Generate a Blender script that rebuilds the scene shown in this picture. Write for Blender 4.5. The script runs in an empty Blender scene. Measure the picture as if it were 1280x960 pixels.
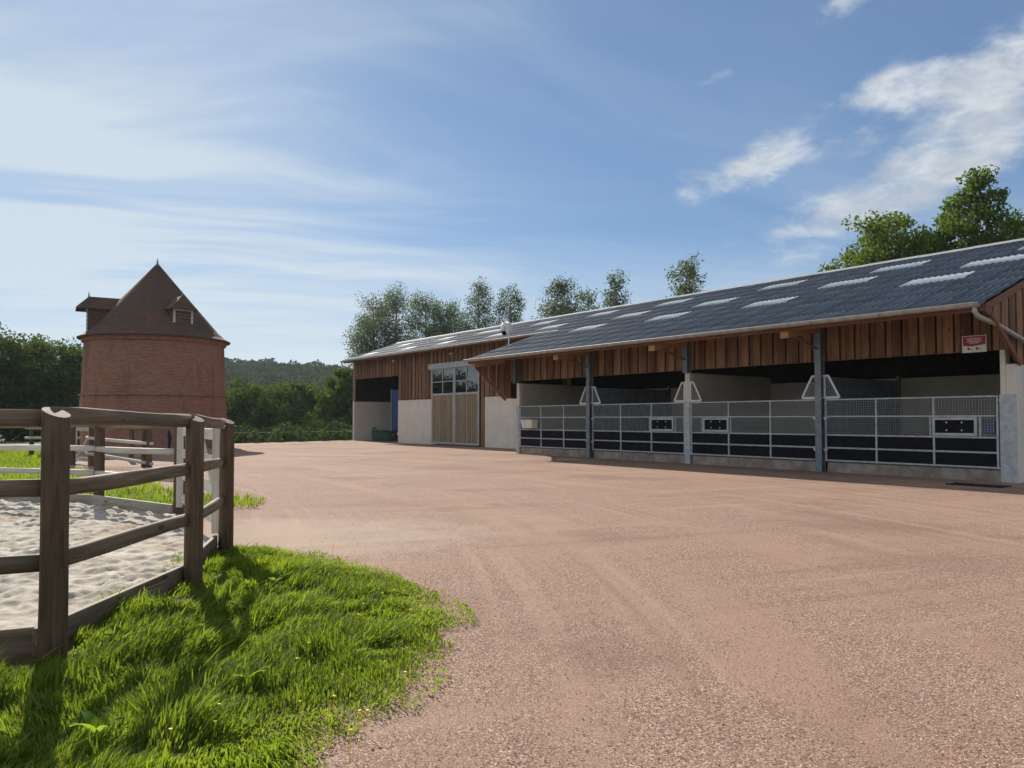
import bpy, bmesh, math, random
import numpy as np
from mathutils import Vector, Matrix

random.seed(7)
RNG = np.random.default_rng(11)
SC = bpy.context.scene
COL = SC.collection
R = math.radians

# ------------------------------------------------------------------ camera
H = 1.55
cam_data = bpy.data.cameras.new('camera')
cam = bpy.data.objects.new('camera', cam_data)
COL.objects.link(cam)
cam.location = (0, 0, H)
cam.rotation_euler = (R(90 + 1.7), 0, 0)
cam_data.sensor_fit = 'HORIZONTAL'
cam_data.sensor_width = 36
cam_data.lens = 36 * 950 / 1280
cam_data.shift_y = (44 - 950 * math.tan(R(1.7))) / 1280
cam_data.clip_start = 0.05
cam_data.clip_end = 5000
SC.camera = cam

# ------------------------------------------------------------------ colour management, sampling
SC.view_settings.view_transform = 'Standard'
SC.view_settings.look = 'None'
SC.view_settings.exposure = 0.72
SC.view_settings.gamma = 1
SC.view_settings.use_curve_mapping = False
SC.cycles.use_denoising = True
SC.cycles.max_bounces = 6
SC.cycles.transparent_max_bounces = 8

# ------------------------------------------------------------------ node helper
class NT:
    def __init__(s, tree):
        s.t = tree
    def n(s, typ, **kw):
        nd = s.t.nodes.new(typ)
        for k, v in kw.items():
            setattr(nd, k, v)
        return nd
    def put(s, sock, v):
        if isinstance(v, bpy.types.NodeSocket):
            s.t.links.new(v, sock)
        elif v is not None:
            if isinstance(v, (tuple, list)) and len(v) == 3 and sock.type == 'RGBA':
                v = (*v, 1)
            sock.default_value = v
    def m(s, op, a, b=None, c=None, clamp=False):
        nd = s.n('ShaderNodeMath', operation=op, use_clamp=clamp)
        for i, v in enumerate((a, b, c)):
            if v is not None:
                s.put(nd.inputs[i], v)
        return nd.outputs[0]
    def vm(s, op, a, b=None):
        nd = s.n('ShaderNodeVectorMath', operation=op)
        s.put(nd.inputs[0], a)
        if b is not None:
            s.put(nd.inputs[1], b)
        return nd.outputs[1] if op in ('LENGTH', 'DOT_PRODUCT', 'DISTANCE') else nd.outputs[0]
    def sep(s, v):
        nd = s.n('ShaderNodeSeparateXYZ'); s.put(nd.inputs[0], v); return nd.outputs
    def comb(s, x, y, z):
        nd = s.n('ShaderNodeCombineXYZ')
        for i, v in enumerate((x, y, z)):
            s.put(nd.inputs[i], v)
        return nd.outputs[0]
    def noise(s, vec, scale, detail=3, rough=0.55, dist=0.0, color=False):
        nd = s.n('ShaderNodeTexNoise')
        s.put(nd.inputs['Vector'], vec)
        nd.inputs['Scale'].default_value = scale
        nd.inputs['Detail'].default_value = detail
        nd.inputs['Roughness'].default_value = rough
        nd.inputs['Distortion'].default_value = dist
        return nd.outputs['Color' if color else 'Fac']
    def voro(s, vec, scale, out='Distance', feature='F1'):
        nd = s.n('ShaderNodeTexVoronoi', feature=feature)
        s.put(nd.inputs['Vector'], vec)
        nd.inputs['Scale'].default_value = scale
        return nd.outputs[out]
    def ss(s, x, a, b):
        nd = s.n('ShaderNodeMapRange', interpolation_type='SMOOTHSTEP')
        s.put(nd.inputs[0], x)
        nd.inputs[1].default_value = a; nd.inputs[2].default_value = b
        return nd.outputs[0]
    def mix(s, f, a, b, blend='MIX'):
        nd = s.n('ShaderNodeMix', data_type='RGBA', blend_type=blend)
        s.put(nd.inputs[0], f); s.put(nd.inputs[6], a); s.put(nd.inputs[7], b)
        return nd.outputs[2]
    def scale(s, v, xyz):
        return s.vm('MULTIPLY', v, xyz)
    def bump(s, h, strength=0.5, dist=0.01):
        nd = s.n('ShaderNodeBump')
        nd.inputs['Strength'].default_value = strength
        nd.inputs['Distance'].default_value = dist
        s.put(nd.inputs['Height'], h)
        return nd.outputs[0]

# ------------------------------------------------------------------ sun and sky
TOSUN = Vector((-0.82, 1.47, 1.0)).normalized()
SUN_EL = math.asin(TOSUN.z)
SUN_AZ = math.atan2(TOSUN.x, TOSUN.y)          # from +Y towards +X
sun_data = bpy.data.lights.new('sun', 'SUN')
sun = bpy.data.objects.new('sun', sun_data)
COL.objects.link(sun)
sun_data.energy = 4.8
sun_data.angle = R(0.6)
sun_data.color = (1.0, 0.93, 0.82)
sun.rotation_euler = TOSUN.to_track_quat('Z', 'Y').to_euler()
sun.location = (-30, 45, 60)

world = bpy.data.worlds.new('World')
SC.world = world
world.use_nodes = True
wt = NT(world.node_tree)
bg = next(n for n in wt.t.nodes if n.type == 'BACKGROUND')
sky = wt.n('ShaderNodeTexSky', sky_type='NISHITA')
sky.sun_disc = False
sky.sun_elevation = SUN_EL
sky.sun_rotation = SUN_AZ
sky.altitude = 100
sky.air_density = 1.0
sky.dust_density = 0.15
sky.ozone_density = 2.5
tc = wt.n('ShaderNodeTexCoord')
D = tc.outputs['Generated']
dx, dy, dz = wt.sep(D)
az = wt.m('MULTIPLY', wt.m('ARCTAN2', dx, dy), 57.2958)
el = wt.m('MULTIPLY', wt.m('ARCSINE', dz), 57.2958)
den = wt.m('ADD', wt.m('MAXIMUM', dz, 0.0), 0.10)
px = wt.m('DIVIDE', dx, den)
py = wt.m('DIVIDE', dy, den)
P2 = wt.comb(px, py, 0.0)
def ell(caz, cel, raz, rel, rot=0.0):
    """soft elliptical cloud bank in azimuth / elevation (degrees)"""
    a = wt.m('SUBTRACT', az, caz); e = wt.m('SUBTRACT', el, cel)
    c, s_ = math.cos(R(rot)), math.sin(R(rot))
    x = wt.m('ADD', wt.m('MULTIPLY', a, c / raz), wt.m('MULTIPLY', e, s_ / raz))
    y = wt.m('ADD', wt.m('MULTIPLY', a, -s_ / rel), wt.m('MULTIPLY', e, c / rel))
    q = wt.m('ADD', wt.m('MULTIPLY', x, x), wt.m('MULTIPLY', y, y))
    return wt.m('POWER', 2.718, wt.m('MULTIPLY', q, -1.0))
def add(*a):
    r = a[0]
    for b in a[1:]:
        r = wt.m('ADD', r, b)
    return r
# high thin cirrus drawn out in long streaks
warp = wt.noise(P2, 0.45, 2, 0.5, color=True)
Pw = wt.vm('ADD', P2, wt.scale(wt.vm('SUBTRACT', warp, (0.5, 0.5, 0.5)), (1.6, 1.6, 0)))
ca, sa = math.cos(R(24)), math.sin(R(24))
wx, wy, wz = wt.sep(Pw)
st1 = wt.comb(wt.m('ADD', wt.m('MULTIPLY', wx, ca * 0.42), wt.m('MULTIPLY', wy, sa * 0.42)),
              wt.m('ADD', wt.m('MULTIPLY', wx, -sa * 1.5), wt.m('MULTIPLY', wy, ca * 1.5)), 3.1)
cir = wt.noise(st1, 1.0, 6, 0.55)
st2 = wt.comb(wt.m('MULTIPLY', wx, 0.22), wt.m('MULTIPLY', wy, 1.2), 7.7)
cir2 = wt.noise(st2, 1.3, 5, 0.55)
leftness = wt.ss(az, 14.0, -34.0)
cirmask = wt.ss(cir, 0.40, 0.66)
cirmask2 = wt.ss(cir2, 0.42, 0.66)
lowband = wt.m('MULTIPLY', wt.ss(el, 15.0, 4.0), 0.60)
streaks = add(ell(-30, 18, 11, 3.6, 8), ell(-21, 23, 18, 2.0, 16), ell(-23, 15.5, 15, 1.8, -4), ell(-33, 10.5, 12, 2.0, 0))
cirrus = wt.m('ADD', wt.m('MULTIPLY', cirmask, wt.m('ADD', wt.m('MULTIPLY', leftness, 0.50), 0.12)),
              wt.m('MULTIPLY', wt.m('MULTIPLY', cirmask2, leftness), 0.35))
cirrus = wt.m('ADD', cirrus, wt.m('MULTIPLY', streaks, wt.m('ADD', wt.m('MULTIPLY', cir, 1.5), -0.40)))
cirrus = wt.m('ADD', cirrus, wt.m('MULTIPLY', lowband, wt.m('ADD', wt.m('MULTIPLY', cir2, 0.8), 0.35)))
cirrus = wt.m('ADD', cirrus, wt.m('MULTIPLY', wt.m('ADD', wt.m('MULTIPLY', leftness, 0.22), 0.07), wt.m('ADD', wt.m('MULTIPLY', cir2, 0.9), 0.35)))
st3 = wt.comb(wt.m('ADD', wt.m('MULTIPLY', wx, ca * 0.7), wt.m('MULTIPLY', wy, sa * 0.7)),
              wt.m('ADD', wt.m('MULTIPLY', wx, -sa * 5.0), wt.m('MULTIPLY', wy, ca * 5.0)), 9.1)
fine_st = wt.noise(st3, 1.2, 6, 0.6)
cirrus = wt.m('MULTIPLY', cirrus, wt.m('ADD', wt.m('MULTIPLY', wt.ss(fine_st, 0.25, 0.75), 0.36), 0.78))
cirrus = wt.m('MINIMUM', wt.m('MAXIMUM', cirrus, 0.0), 0.86)
# broken cumulus banks
Pc = wt.scale(D, (1.0, 1.0, 2.1))
cw = wt.noise(Pc, 5.0, 3, 0.6, color=True)
Pcw = wt.vm('ADD', Pc, wt.scale(wt.vm('SUBTRACT', cw, (0.5, 0.5, 0.5)), (0.10, 0.10, 0.08)))
cn = wt.noise(Pcw, 13.0, 9, 0.62)
banks = add(ell(17.5, 17.8, 5.0, 1.7, 14), ell(24.5, 14.4, 7.5, 1.9, 20), ell(30.5, 17.2, 6.5, 2.4, 22), ell(33, 21.6, 6.5, 1.8, 10),
            ell(27, 21.8, 3.2, 1.1, 10), wt.m('MULTIPLY', ell(25, 27.5, 3.2, 1.0, 14), 0.8), wt.m('MULTIPLY', ell(15, 23.6, 1.6, 0.6, 14), 0.75),
            wt.m('MULTIPLY', wt.ss(wt.m('ABSOLUTE', az), 42.0, 62.0), wt.m('MULTIPLY', wt.ss(el, 3.0, 9.0), 0.78)))  # last bank: unseen cloud beyond the view, added as fill for the shaded fronts
cum = wt.ss(wt.m('ADD', wt.m('MULTIPLY', cn, 1.7), wt.m('MULTIPLY', wt.m('MINIMUM', banks, 1.0), 0.68)), 1.02, 1.68)
cum = wt.m('MULTIPLY', cum, wt.ss(banks, 0.04, 0.3))
shade = wt.ss(wt.noise(wt.vm('ADD', Pcw, (0.0, 0.0, -0.05)), 10.0, 6, 0.62), 0.36, 0.66)
cumcol = wt.mix(shade, (6.6, 7.1, 7.7), (10.0, 10.3, 10.4))
gm = wt.n('ShaderNodeGamma')
wt.put(gm.inputs[0], sky.outputs[0]); gm.inputs[1].default_value = 0.72
cam_sky = wt.mix(1.0, gm.outputs[0], (1.05, 1.42, 1.85), 'MULTIPLY')
s1 = wt.mix(cirrus, cam_sky, (8.2, 9.2, 10.0))
s2 = wt.mix(wt.m('MULTIPLY', cum, 0.82), s1, cumcol)
wt.put(bg.inputs[0], s2)
bg.inputs[1].default_value = 0.050

# ------------------------------------------------------------------ materials
M = {}
def mat(name, rough=0.8, spec=0.3, metal=0.0):
    mt = bpy.data.materials.new(name)
    mt.use_nodes = True
    b = mt.node_tree.nodes['Principled BSDF']
    b.inputs['Roughness'].default_value = rough
    b.inputs['Specular IOR Level'].default_value = spec
    b.inputs['Metallic'].default_value = metal
    M[name] = mt
    return mt, NT(mt.node_tree), b
def objc(t):
    return t.n('ShaderNodeTexCoord').outputs['Object']
def rnd(t):
    return t.n('ShaderNodeObjectInfo').outputs['Random']

def wood(name, dark, light, along='Z', rough=0.75, grain=26.0, vary=0.5, bumpd=0.004, knots=True, stain=None):
    mt, t, b = mat(name, rough, 0.25)
    o = objc(t); r = rnd(t)
    o = t.vm('ADD', o, t.comb(t.m('MULTIPLY', r, 37.0), t.m('MULTIPLY', r, 91.0), t.m('MULTIPLY', r, 53.0)))
    sc = {'X': (0.06, 1, 1), 'Z': (1, 1, 0.06)}[along]
    g = t.noise(t.scale(o, sc), grain, 5, 0.65, 0.6)
    big = t.noise(t.scale(o, tuple(max(v, 0.25) for v in sc)), 3.0, 3, 0.6)
    f = t.m('ADD', t.m('MULTIPLY', g, 0.75), t.m('MULTIPLY', big, 0.45))
    f = t.ss(f, 0.32, 0.86)
    c = t.mix(f, dark, light)
    v = t.m('ADD', t.m('MULTIPLY', r, vary), 1 - vary * 0.5)
    c = t.mix(1.0, c, t.comb(v, v, v), 'MULTIPLY')
    if knots:
        kn = t.voro(t.scale(o, tuple(0.35 if s < 1 else 1 for s in sc)), 4.2)
        k = t.ss(kn, 0.13, 0.05)
        c = t.mix(t.m('MULTIPLY', k, 0.75), c, tuple(d * 0.45 for d in dark))
    if stain:
        sn = t.ss(t.noise(o, 1.1, 4, 0.6), 0.5, 0.72)
        c = t.mix(t.m('MULTIPLY', sn, 0.5), c, stain)
    t.put(b.inputs['Base Color'], c)
    t.put(b.inputs['Normal'], t.bump(g, 0.6, bumpd))
    return mt

wood('cladding_wood', (0.100, 0.048, 0.026), (0.305, 0.175, 0.100), 'Z', vary=0.75, grain=18)
wood('door_slat_wood', (0.24, 0.175, 0.115), (0.42, 0.325, 0.225), 'Z', vary=0.35, knots=False)
wood('fence_wood', (0.082, 0.057, 0.037), (0.275, 0.202, 0.138), 'X', vary=0.3, grain=30, stain=(0.115, 0.10, 0.075))
wood('post_wood', (0.048, 0.031, 0.020), (0.168, 0.108, 0.064), 'Z', vary=0.3, grain=34, stain=(0.085, 0.075, 0.05))
wood('lit_kick_wood', (0.16, 0.14, 0.115), (0.38, 0.35, 0.30), 'X', vary=0.2, grain=30)
wood('pale_wood', (0.40, 0.37, 0.32), (0.66, 0.62, 0.55), 'X', vary=0.3, grain=30)
wood('fresh_wood', (0.30, 0.16, 0.06), (0.52, 0.31, 0.13), 'X', vary=0.3)
wood('fascia_wood', (0.10, 0.045, 0.03), (0.22, 0.10, 0.06), 'X', vary=0.3)
wood('bark', (0.035, 0.028, 0.02), (0.12, 0.10, 0.08), 'Z', grain=14, knots=False, bumpd=0.02)

def simple(name, col, rough=0.7, spec=0.3, metal=0.0, var=0.25, sc=3.0, det=5, bumpd=0.0, bsc=60):
    mt, t, b = mat(name, rough, spec, metal)
    o = objc(t)
    n = t.noise(o, sc, det, 0.62)
    c = t.mix(t.ss(n, 0.3, 0.7), tuple(v * (1 - var) for v in col), tuple(min(1, v * (1 + var)) for v in col))
    t.put(b.inputs['Base Color'], c)
    if bumpd:
        t.put(b.inputs['Normal'], t.bump(t.noise(o, bsc, 3, 0.6), 0.5, bumpd))
    return mt

simple('galvanised', (0.40, 0.43, 0.45), 0.55, 0.4, 0.25, 0.18, 6.0)
simple('zinc_gutter', (0.36, 0.345, 0.32), 0.5, 0.5, 0.35, 0.2, 5.0)
simple('pale_metal', (0.62, 0.64, 0.65), 0.45, 0.5, 0.2, 0.1)
simple('post_steel', (0.17, 0.20, 0.225), 0.5, 0.5, 0.4, 0.2, 4.0)
simple('black_panel', (0.010, 0.010, 0.014), 0.85, 0.12, 0, 0.3)
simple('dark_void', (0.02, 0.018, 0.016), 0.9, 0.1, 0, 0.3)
simple('white_plastic', (0.62, 0.60, 0.54), 0.45, 0.45, 0, 0.12)
simple('translucent_sheet', (0.50, 0.54, 0.57), 0.6, 0.5, 0, 0.16, 2.5)
simple('blue_paint', (0.008, 0.035, 0.14), 0.4, 0.5, 0, 0.15)
simple('green_paint', (0.010, 0.075, 0.050), 0.5, 0.4, 0, 0.25)
simple('rubber', (0.02, 0.02, 0.02), 0.85, 0.2, 0, 0.2)
simple('straw', (0.36, 0.27, 0.12), 0.9, 0.2, 0, 0.4, 14)
simple('sign_white', (0.72, 0.70, 0.66), 0.5, 0.4, 0, 0.05)
simple('sign_red', (0.33, 0.035, 0.045), 0.5, 0.4, 0, 0.08)
simple('sign_print', (0.10, 0.06, 0.06), 0.6, 0.3, 0, 0.1)
simple('red_lens', (0.35, 0.02, 0.02), 0.3, 0.5)
simple('ridge_metal', (0.27, 0.28, 0.29), 0.75, 0.25, 0.0, 0.15)
simple('flower_yellow', (0.75, 0.55, 0.02), 0.6, 0.3, 0, 0.15)
simple('cable_black', (0.02, 0.02, 0.025), 0.6, 0.3)
simple('cloth_navy', (0.015, 0.02, 0.06), 0.8, 0.2)

mt, t, b = mat('concrete_cream', 0.85, 0.25)
o = objc(t)
n1 = t.noise(o, 1.2, 5, 0.65); n2 = t.noise(t.scale(o, (3, 3, 0.25)), 2.2, 4, 0.6)
c = t.mix(t.ss(n1, 0.3, 0.75), (0.62, 0.575, 0.50), (0.72, 0.68, 0.60))
c = t.mix(t.m('MULTIPLY', t.ss(n2, 0.54, 0.8), 0.25), c, (0.45, 0.41, 0.35))
t.put(b.inputs['Base Color'], c)
t.put(b.inputs['Normal'], t.bump(t.noise(o, 55, 4, 0.6), 0.35, 0.004))

mt, t, b = mat('shaded_concrete', 0.9, 0.2)  # cream concrete with the stalls' shade put into its colour
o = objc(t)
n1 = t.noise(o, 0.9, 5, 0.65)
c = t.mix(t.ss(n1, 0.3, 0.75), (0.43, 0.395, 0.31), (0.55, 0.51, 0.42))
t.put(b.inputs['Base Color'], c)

mt, t, b = mat('concrete_kerb', 0.9, 0.2)
o = objc(t)
n1 = t.noise(o, 2.5, 6, 0.7)
c = t.mix(t.ss(n1, 0.3, 0.7), (0.20, 0.155, 0.125), (0.36, 0.32, 0.28))
t.put(b.inputs['Base Color'], c)
t.put(b.inputs['Normal'], t.bump(t.noise(o, 40, 5, 0.7), 0.6, 0.006))

mt, t, b = mat('roof_sheet', 0.70, 0.22)
o = objc(t); r = rnd(t)
ow = t.vm('ADD', o, t.comb(t.m('MULTIPLY', r, 71.0), t.m('MULTIPLY', r, 33.0), 0.0))
n1 = t.noise(ow, 1.6, 5, 0.6)
v = t.m('ADD', t.m('MULTIPLY', r, 0.30), 0.85)
c = t.mix(t.ss(n1, 0.3, 0.75), (0.076, 0.095, 0.126), (0.112, 0.134, 0.168))
c = t.mix(1.0, c, t.comb(v, v, v), 'MULTIPLY')
t.put(b.inputs['Base Color'], c)
t.put(b.inputs['Roughness'], t.m('ADD', t.m('MULTIPLY', n1, 0.2), 0.58))

mt, t, b = mat('glass', 0.02, 0.5)
b.inputs['Base Color'].default_value = (0.012, 0.015, 0.018, 1)
b.inputs['IOR'].default_value = 2.1

# brick of the dovecote: coursed in cylindrical coordinates
mt, t, b = mat('old_brick', 0.9, 0.15)
o = objc(t)
x, y, z = t.sep(o)
ang = t.m('MULTIPLY', t.m('ARCTAN2', y, x), 3.53)
bk = t.n('ShaderNodeTexBrick')
t.put(bk.inputs['Vector'], t.comb(ang, z, 0.0))
bk.inputs['Scale'].default_value = 1.0
bk.inputs['Brick Width'].default_value = 0.24
bk.inputs['Row Height'].default_value = 0.075
bk.inputs['Mortar Size'].default_value = 0.010
bk.inputs['Bias'].default_value = 0.1
bk.inputs['Color1'].default_value = (0.245, 0.098, 0.064, 1)
bk.inputs['Color2'].default_value = (0.36, 0.162, 0.110, 1)
bk.inputs['Mortar'].default_value = (0.34, 0.22, 0.168, 1)
n1 = t.noise(o, 0.7, 6, 0.7); n2 = t.noise(t.scale(o, (1, 1, 2.5)), 3.5, 5, 0.7)
c = t.mix(t.m('MULTIPLY', t.ss(n1, 0.46, 0.66), 0.4), bk.outputs[0], (0.36, 0.215, 0.16))
c = t.mix(t.m('MULTIPLY', t.ss(n2, 0.48, 0.72), 0.5), c, (0.17, 0.075, 0.052))
c = t.mix(t.m('MULTIPLY', t.ss(t.noise(t.scale(o, (1, 1, 0.22)), 1.3, 5, 0.65), 0.5, 0.66), 0.45), c, (0.12, 0.065, 0.05))
t.put(b.inputs['Base Color'], c)
t.put(b.inputs['Normal'], t.bump(t.m('SUBTRACT', n2, t.m('MULTIPLY', bk.outputs['Fac'], 0.8)), 0.7, 0.02))

# mossy plain tiles
mt, t, b = mat('clay_tile', 0.9, 0.15)
o = objc(t)
x, y, z = t.sep(o)
bk = t.n('ShaderNodeTexBrick')
t.put(bk.inputs['Vector'], t.comb(t.m('MULTIPLY', t.m('ARCTAN2', y, x), 2.6), z, 0.0))
bk.inputs['Scale'].default_value = 1.0
bk.inputs['Brick Width'].default_value = 0.17
bk.inputs['Row Height'].default_value = 0.10
bk.inputs['Mortar Size'].default_value = 0.012
bk.inputs['Color1'].default_value = (0.17, 0.092, 0.062, 1)
bk.inputs['Color2'].default_value = (0.115, 0.078, 0.058, 1)
bk.inputs['Mortar'].default_value = (0.06, 0.05, 0.042, 1)
n1 = t.noise(o, 0.9, 5, 0.65)
c = t.mix(t.m('MULTIPLY', t.ss(t.noise(t.scale(o, (1, 1, 0.3)), 0.9, 5, 0.65), 0.54, 0.70), 0.65), bk.outputs[0], (0.25, 0.095, 0.055))
n2 = t.noise(o, 2.6, 5, 0.7)
c = t.mix(t.m('MULTIPLY', t.ss(n2, 0.48, 0.66), 0.4), c, (0.085, 0.080, 0.055))
t.put(b.inputs['Base Color'], c)
t.put(b.inputs['Normal'], t.bump(t.m('SUBTRACT', n2, t.m('MULTIPLY', bk.outputs['Fac'], 1.0)), 0.9, 0.03))

# gravel yard
mt, t, b = mat('gravel', 0.92, 0.15)
o = objc(t)
x, y, z = t.sep(o)
vs = t.voro(o, 118, 'Color')
vs2 = t.voro(o, 190, 'Color')
cx = t.m('SUBTRACT', x, -25.0); cy = t.m('SUBTRACT', y, 4.0)
rr = t.m('SQRT', t.m('ADD', t.m('MULTIPLY', cx, cx), t.m('MULTIPLY', cy, cy)))
th = t.m('ARCTAN2', cy, cx)
tr = t.noise(t.comb(t.m('MULTIPLY', rr, 0.9), t.m('MULTIPLY', th, 3.2), 1.0), 1.0, 5, 0.62, 0.5)
tr2 = t.noise(t.comb(t.m('ADD', t.m('MULTIPLY', x, 0.22), t.m('MULTIPLY', y, 0.09)), t.m('ADD', t.m('MULTIPLY', y, 0.75), t.m('MULTIPLY', x, -0.35)), 4.0), 1.0, 5, 0.6, 0.8)
tr3 = t.noise(t.comb(t.m('MULTIPLY', rr, 4.2), t.m('MULTIPLY', th, 1.6), 8.0), 1.0, 3, 0.5, 0.3)
tr4 = t.noise(t.comb(t.m('ADD', t.m('MULTIPLY', x, 0.10), t.m('MULTIPLY', y, 0.05)), t.m('ADD', t.m('MULTIPLY', y, 3.0), t.m('MULTIPLY', x, -1.2)), 2.0), 1.0, 3, 0.5, 0.4)
msk = t.ss(t.noise(o, 0.22, 3, 0.5), 0.42, 0.58)
thin = t.m('MAXIMUM', t.m('MULTIPLY', t.ss(tr3, 0.56, 0.66), msk), t.m('MULTIPLY', t.ss(tr4, 0.58, 0.68), t.m('SUBTRACT', 1.0, msk)))
rut = t.m('MAXIMUM', t.m('MULTIPLY', t.ss(tr3, 0.44, 0.34), msk), t.m('MULTIPLY', t.ss(tr4, 0.42, 0.32), t.m('SUBTRACT', 1.0, msk)))
big = t.noise(o, 0.28, 5, 0.6)
stone = t.mix(t.sep(vs)[0], (0.125, 0.072, 0.050), (0.47, 0.305, 0.225))
stone = t.mix(t.ss(t.sep(vs)[1], 0.80, 0.97), stone, (0.60, 0.50, 0.42))
stone = t.mix(t.ss(t.sep(vs)[2], 0.84, 0.95), stone, (0.13, 0.095, 0.085))
fine = t.mix(t.sep(vs2)[0], (0.19, 0.120, 0.085), (0.47, 0.325, 0.245))
track = t.m('MINIMUM', t.m('ADD', t.ss(tr, 0.50, 0.62), t.m('MULTIPLY', t.ss(tr2, 0.52, 0.64), 0.8)), 1.0)
c = t.mix(t.m('ADD', t.m('MULTIPLY', track, 0.80), 0.06), stone, fine)
c = t.mix(t.m('MULTIPLY', t.ss(big, 0.50, 0.66), 0.55), c, (0.20, 0.117, 0.090))
c = t.mix(t.m('MULTIPLY', t.ss(t.noise(o, 0.55, 5, 0.65), 0.55, 0.75), 0.35), c, (0.36, 0.262, 0.198))
c = t.mix(t.m('MULTIPLY', thin, 0.34), c, t.mix(t.sep(vs2)[1], (0.34, 0.245, 0.18), (0.50, 0.375, 0.285)))
c = t.mix(t.m('MULTIPLY', rut, 0.32), c, t.mix(t.sep(vs)[1], (0.115, 0.068, 0.048), (0.30, 0.185, 0.135)))
# pale sand trodden out of the riding ring entrance
ex = t.m('SUBTRACT', x, -3.0); ey = t.m('SUBTRACT', y, 10.2)
ed = t.m('SQRT', t.m('ADD', t.m('MULTIPLY', t.m('MULTIPLY', ex, ex), 0.55), t.m('MULTIPLY', ey, ey)))
sandm = t.ss(t.m('ADD', ed, t.m('MULTIPLY', t.m('SUBTRACT', t.noise(o, 1.6, 6, 0.7), 0.5), 3.6)), 2.5, 0.9)
c = t.mix(t.m('MULTIPLY', sandm, 0.55), c, (0.44, 0.36, 0.285))
c = t.mix(1.0, c, (0.94, 0.905, 0.895), 'MULTIPLY')
t.put(b.inputs['Base Color'], c)
hgt = t.m('ADD', t.m('MULTIPLY', t.sep(vs)[0], t.m('SUBTRACT', 0.9, t.m('MULTIPLY', track, 0.6))), t.m('ADD', t.m('MULTIPLY', t.noise(o, 60, 4, 0.75), 1.6), t.m('MULTIPLY', t.noise(o, 5, 3, 0.6), 1.4)))
t.put(b.inputs['Normal'], t.bump(hgt, 0.6, 0.010))

mt, t, b = mat('arena_sand', 0.95, 0.1)
o = objc(t)
n1 = t.noise(o, 3.2, 6, 0.7); n2 = t.noise(o, 0.8, 4, 0.6)
c = t.mix(t.ss(n1, 0.3, 0.7), (0.31, 0.27, 0.225), (0.53, 0.48, 0.415))
c = t.mix(t.m('MULTIPLY', t.ss(n2, 0.52, 0.66), 0.6), c, (0.27, 0.19, 0.13))
t.put(b.inputs['Base Color'], c)
t.put(b.inputs['Normal'], t.bump(t.noise(o, 45, 5, 0.75), 0.6, 0.012))

mt, t, b = mat('field_grass', 0.9, 0.15)
o = objc(t)
n1 = t.noise(o, 0.25, 6, 0.65); n2 = t.noise(o, 9, 5, 0.7)
c = t.mix(n1, (0.05, 0.085, 0.018), (0.10, 0.14, 0.03))
c = t.mix(t.ss(n2, 0.35, 0.7), tuple([0.035, 0.055, 0.015]), c)
t.put(b.inputs['Base Color'], c)
t.put(b.inputs['Normal'], t.bump(n2, 0.8, 0.05))

mt, t, b = mat('soil', 0.95, 0.1)
o = objc(t)
c = t.mix(t.noise(o, 12, 5, 0.7), (0.055, 0.05, 0.02), (0.12, 0.10, 0.05))
t.put(b.inputs['Base Color'], c)

def leafmat(name, c1, c2, trans=(0.16, 0.26, 0.03), tf=0.35, sc=0.8, rough=0.8, c3=None):
    mt, t, b = mat(name, rough, 0.0 if 'forest' in name else 0.10)
    g = t.n('ShaderNodeNewGeometry')
    p = g.outputs['Position']
    n = t.noise(p, sc, 4, 0.65)
    r = g.outputs['Random Per Island']
    f = t.m('ADD', t.m('MULTIPLY', t.m('SUBTRACT', n, 0.5), 1.6), r)
    c = t.mix(t.ss(f, 0.0, 1.0), c1, c2)
    if c3:
        c = t.mix(t.ss(r, 0.84, 0.95), c, c3)
    t.put(b.inputs['Base Color'], c)
    tr_ = t.n('ShaderNodeBsdfTranslucent')
    t.put(tr_.inputs[0], t.mix(t.ss(f, 0.0, 1.0), tuple(v * 0.7 for v in trans), trans))
    mx = t.n('ShaderNodeMixShader')
    mx.inputs[0].default_value = tf
    out = next(x for x in t.t.nodes if x.type == 'OUTPUT_MATERIAL')
    t.t.links.new(b.outputs[0], mx.inputs[1]); t.t.links.new(tr_.outputs[0], mx.inputs[2])
    t.t.links.new(mx.outputs[0], out.inputs[0])
    return mt
leafmat('grass_blade', (0.062, 0.110, 0.014), (0.175, 0.245, 0.032), (0.30, 0.41, 0.028), 0.48, 2.2, 0.7, (0.27, 0.25, 0.09))
leafmat('dock_leaf', (0.07, 0.14, 0.02), (0.12, 0.21, 0.035), (0.30, 0.46, 0.03), 0.55, 3.0, 0.8)
leafmat('leaf_dark', (0.030, 0.055, 0.018), (0.050, 0.080, 0.026), (0.07, 0.12, 0.025), 0.22, 0.4)
leafmat('leaf_mid', (0.030, 0.056, 0.016), (0.075, 0.118, 0.030), (0.11, 0.17, 0.025), 0.25, 0.35)
leafmat('leaf_bright', (0.034, 0.060, 0.018), (0.100, 0.150, 0.034), (0.14, 0.21, 0.028), 0.28, 0.6)
leafmat('leaf_fresh', (0.045, 0.078, 0.018), (0.125, 0.185, 0.038), (0.20, 0.29, 0.03), 0.34, 0.6)
leafmat('leaf_birch', (0.060, 0.080, 0.040), (0.115, 0.140, 0.075), (0.16, 0.22, 0.07), 0.35, 0.7)
leafmat('leaf_forest', (0.026, 0.050, 0.022), (0.095, 0.138, 0.042), (0.07, 0.11, 0.03), 0.12, 0.10)
simple('birch_bark', (0.42, 0.40, 0.37), 0.8, 0.2, 0, 0.5, 5.0)

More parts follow.
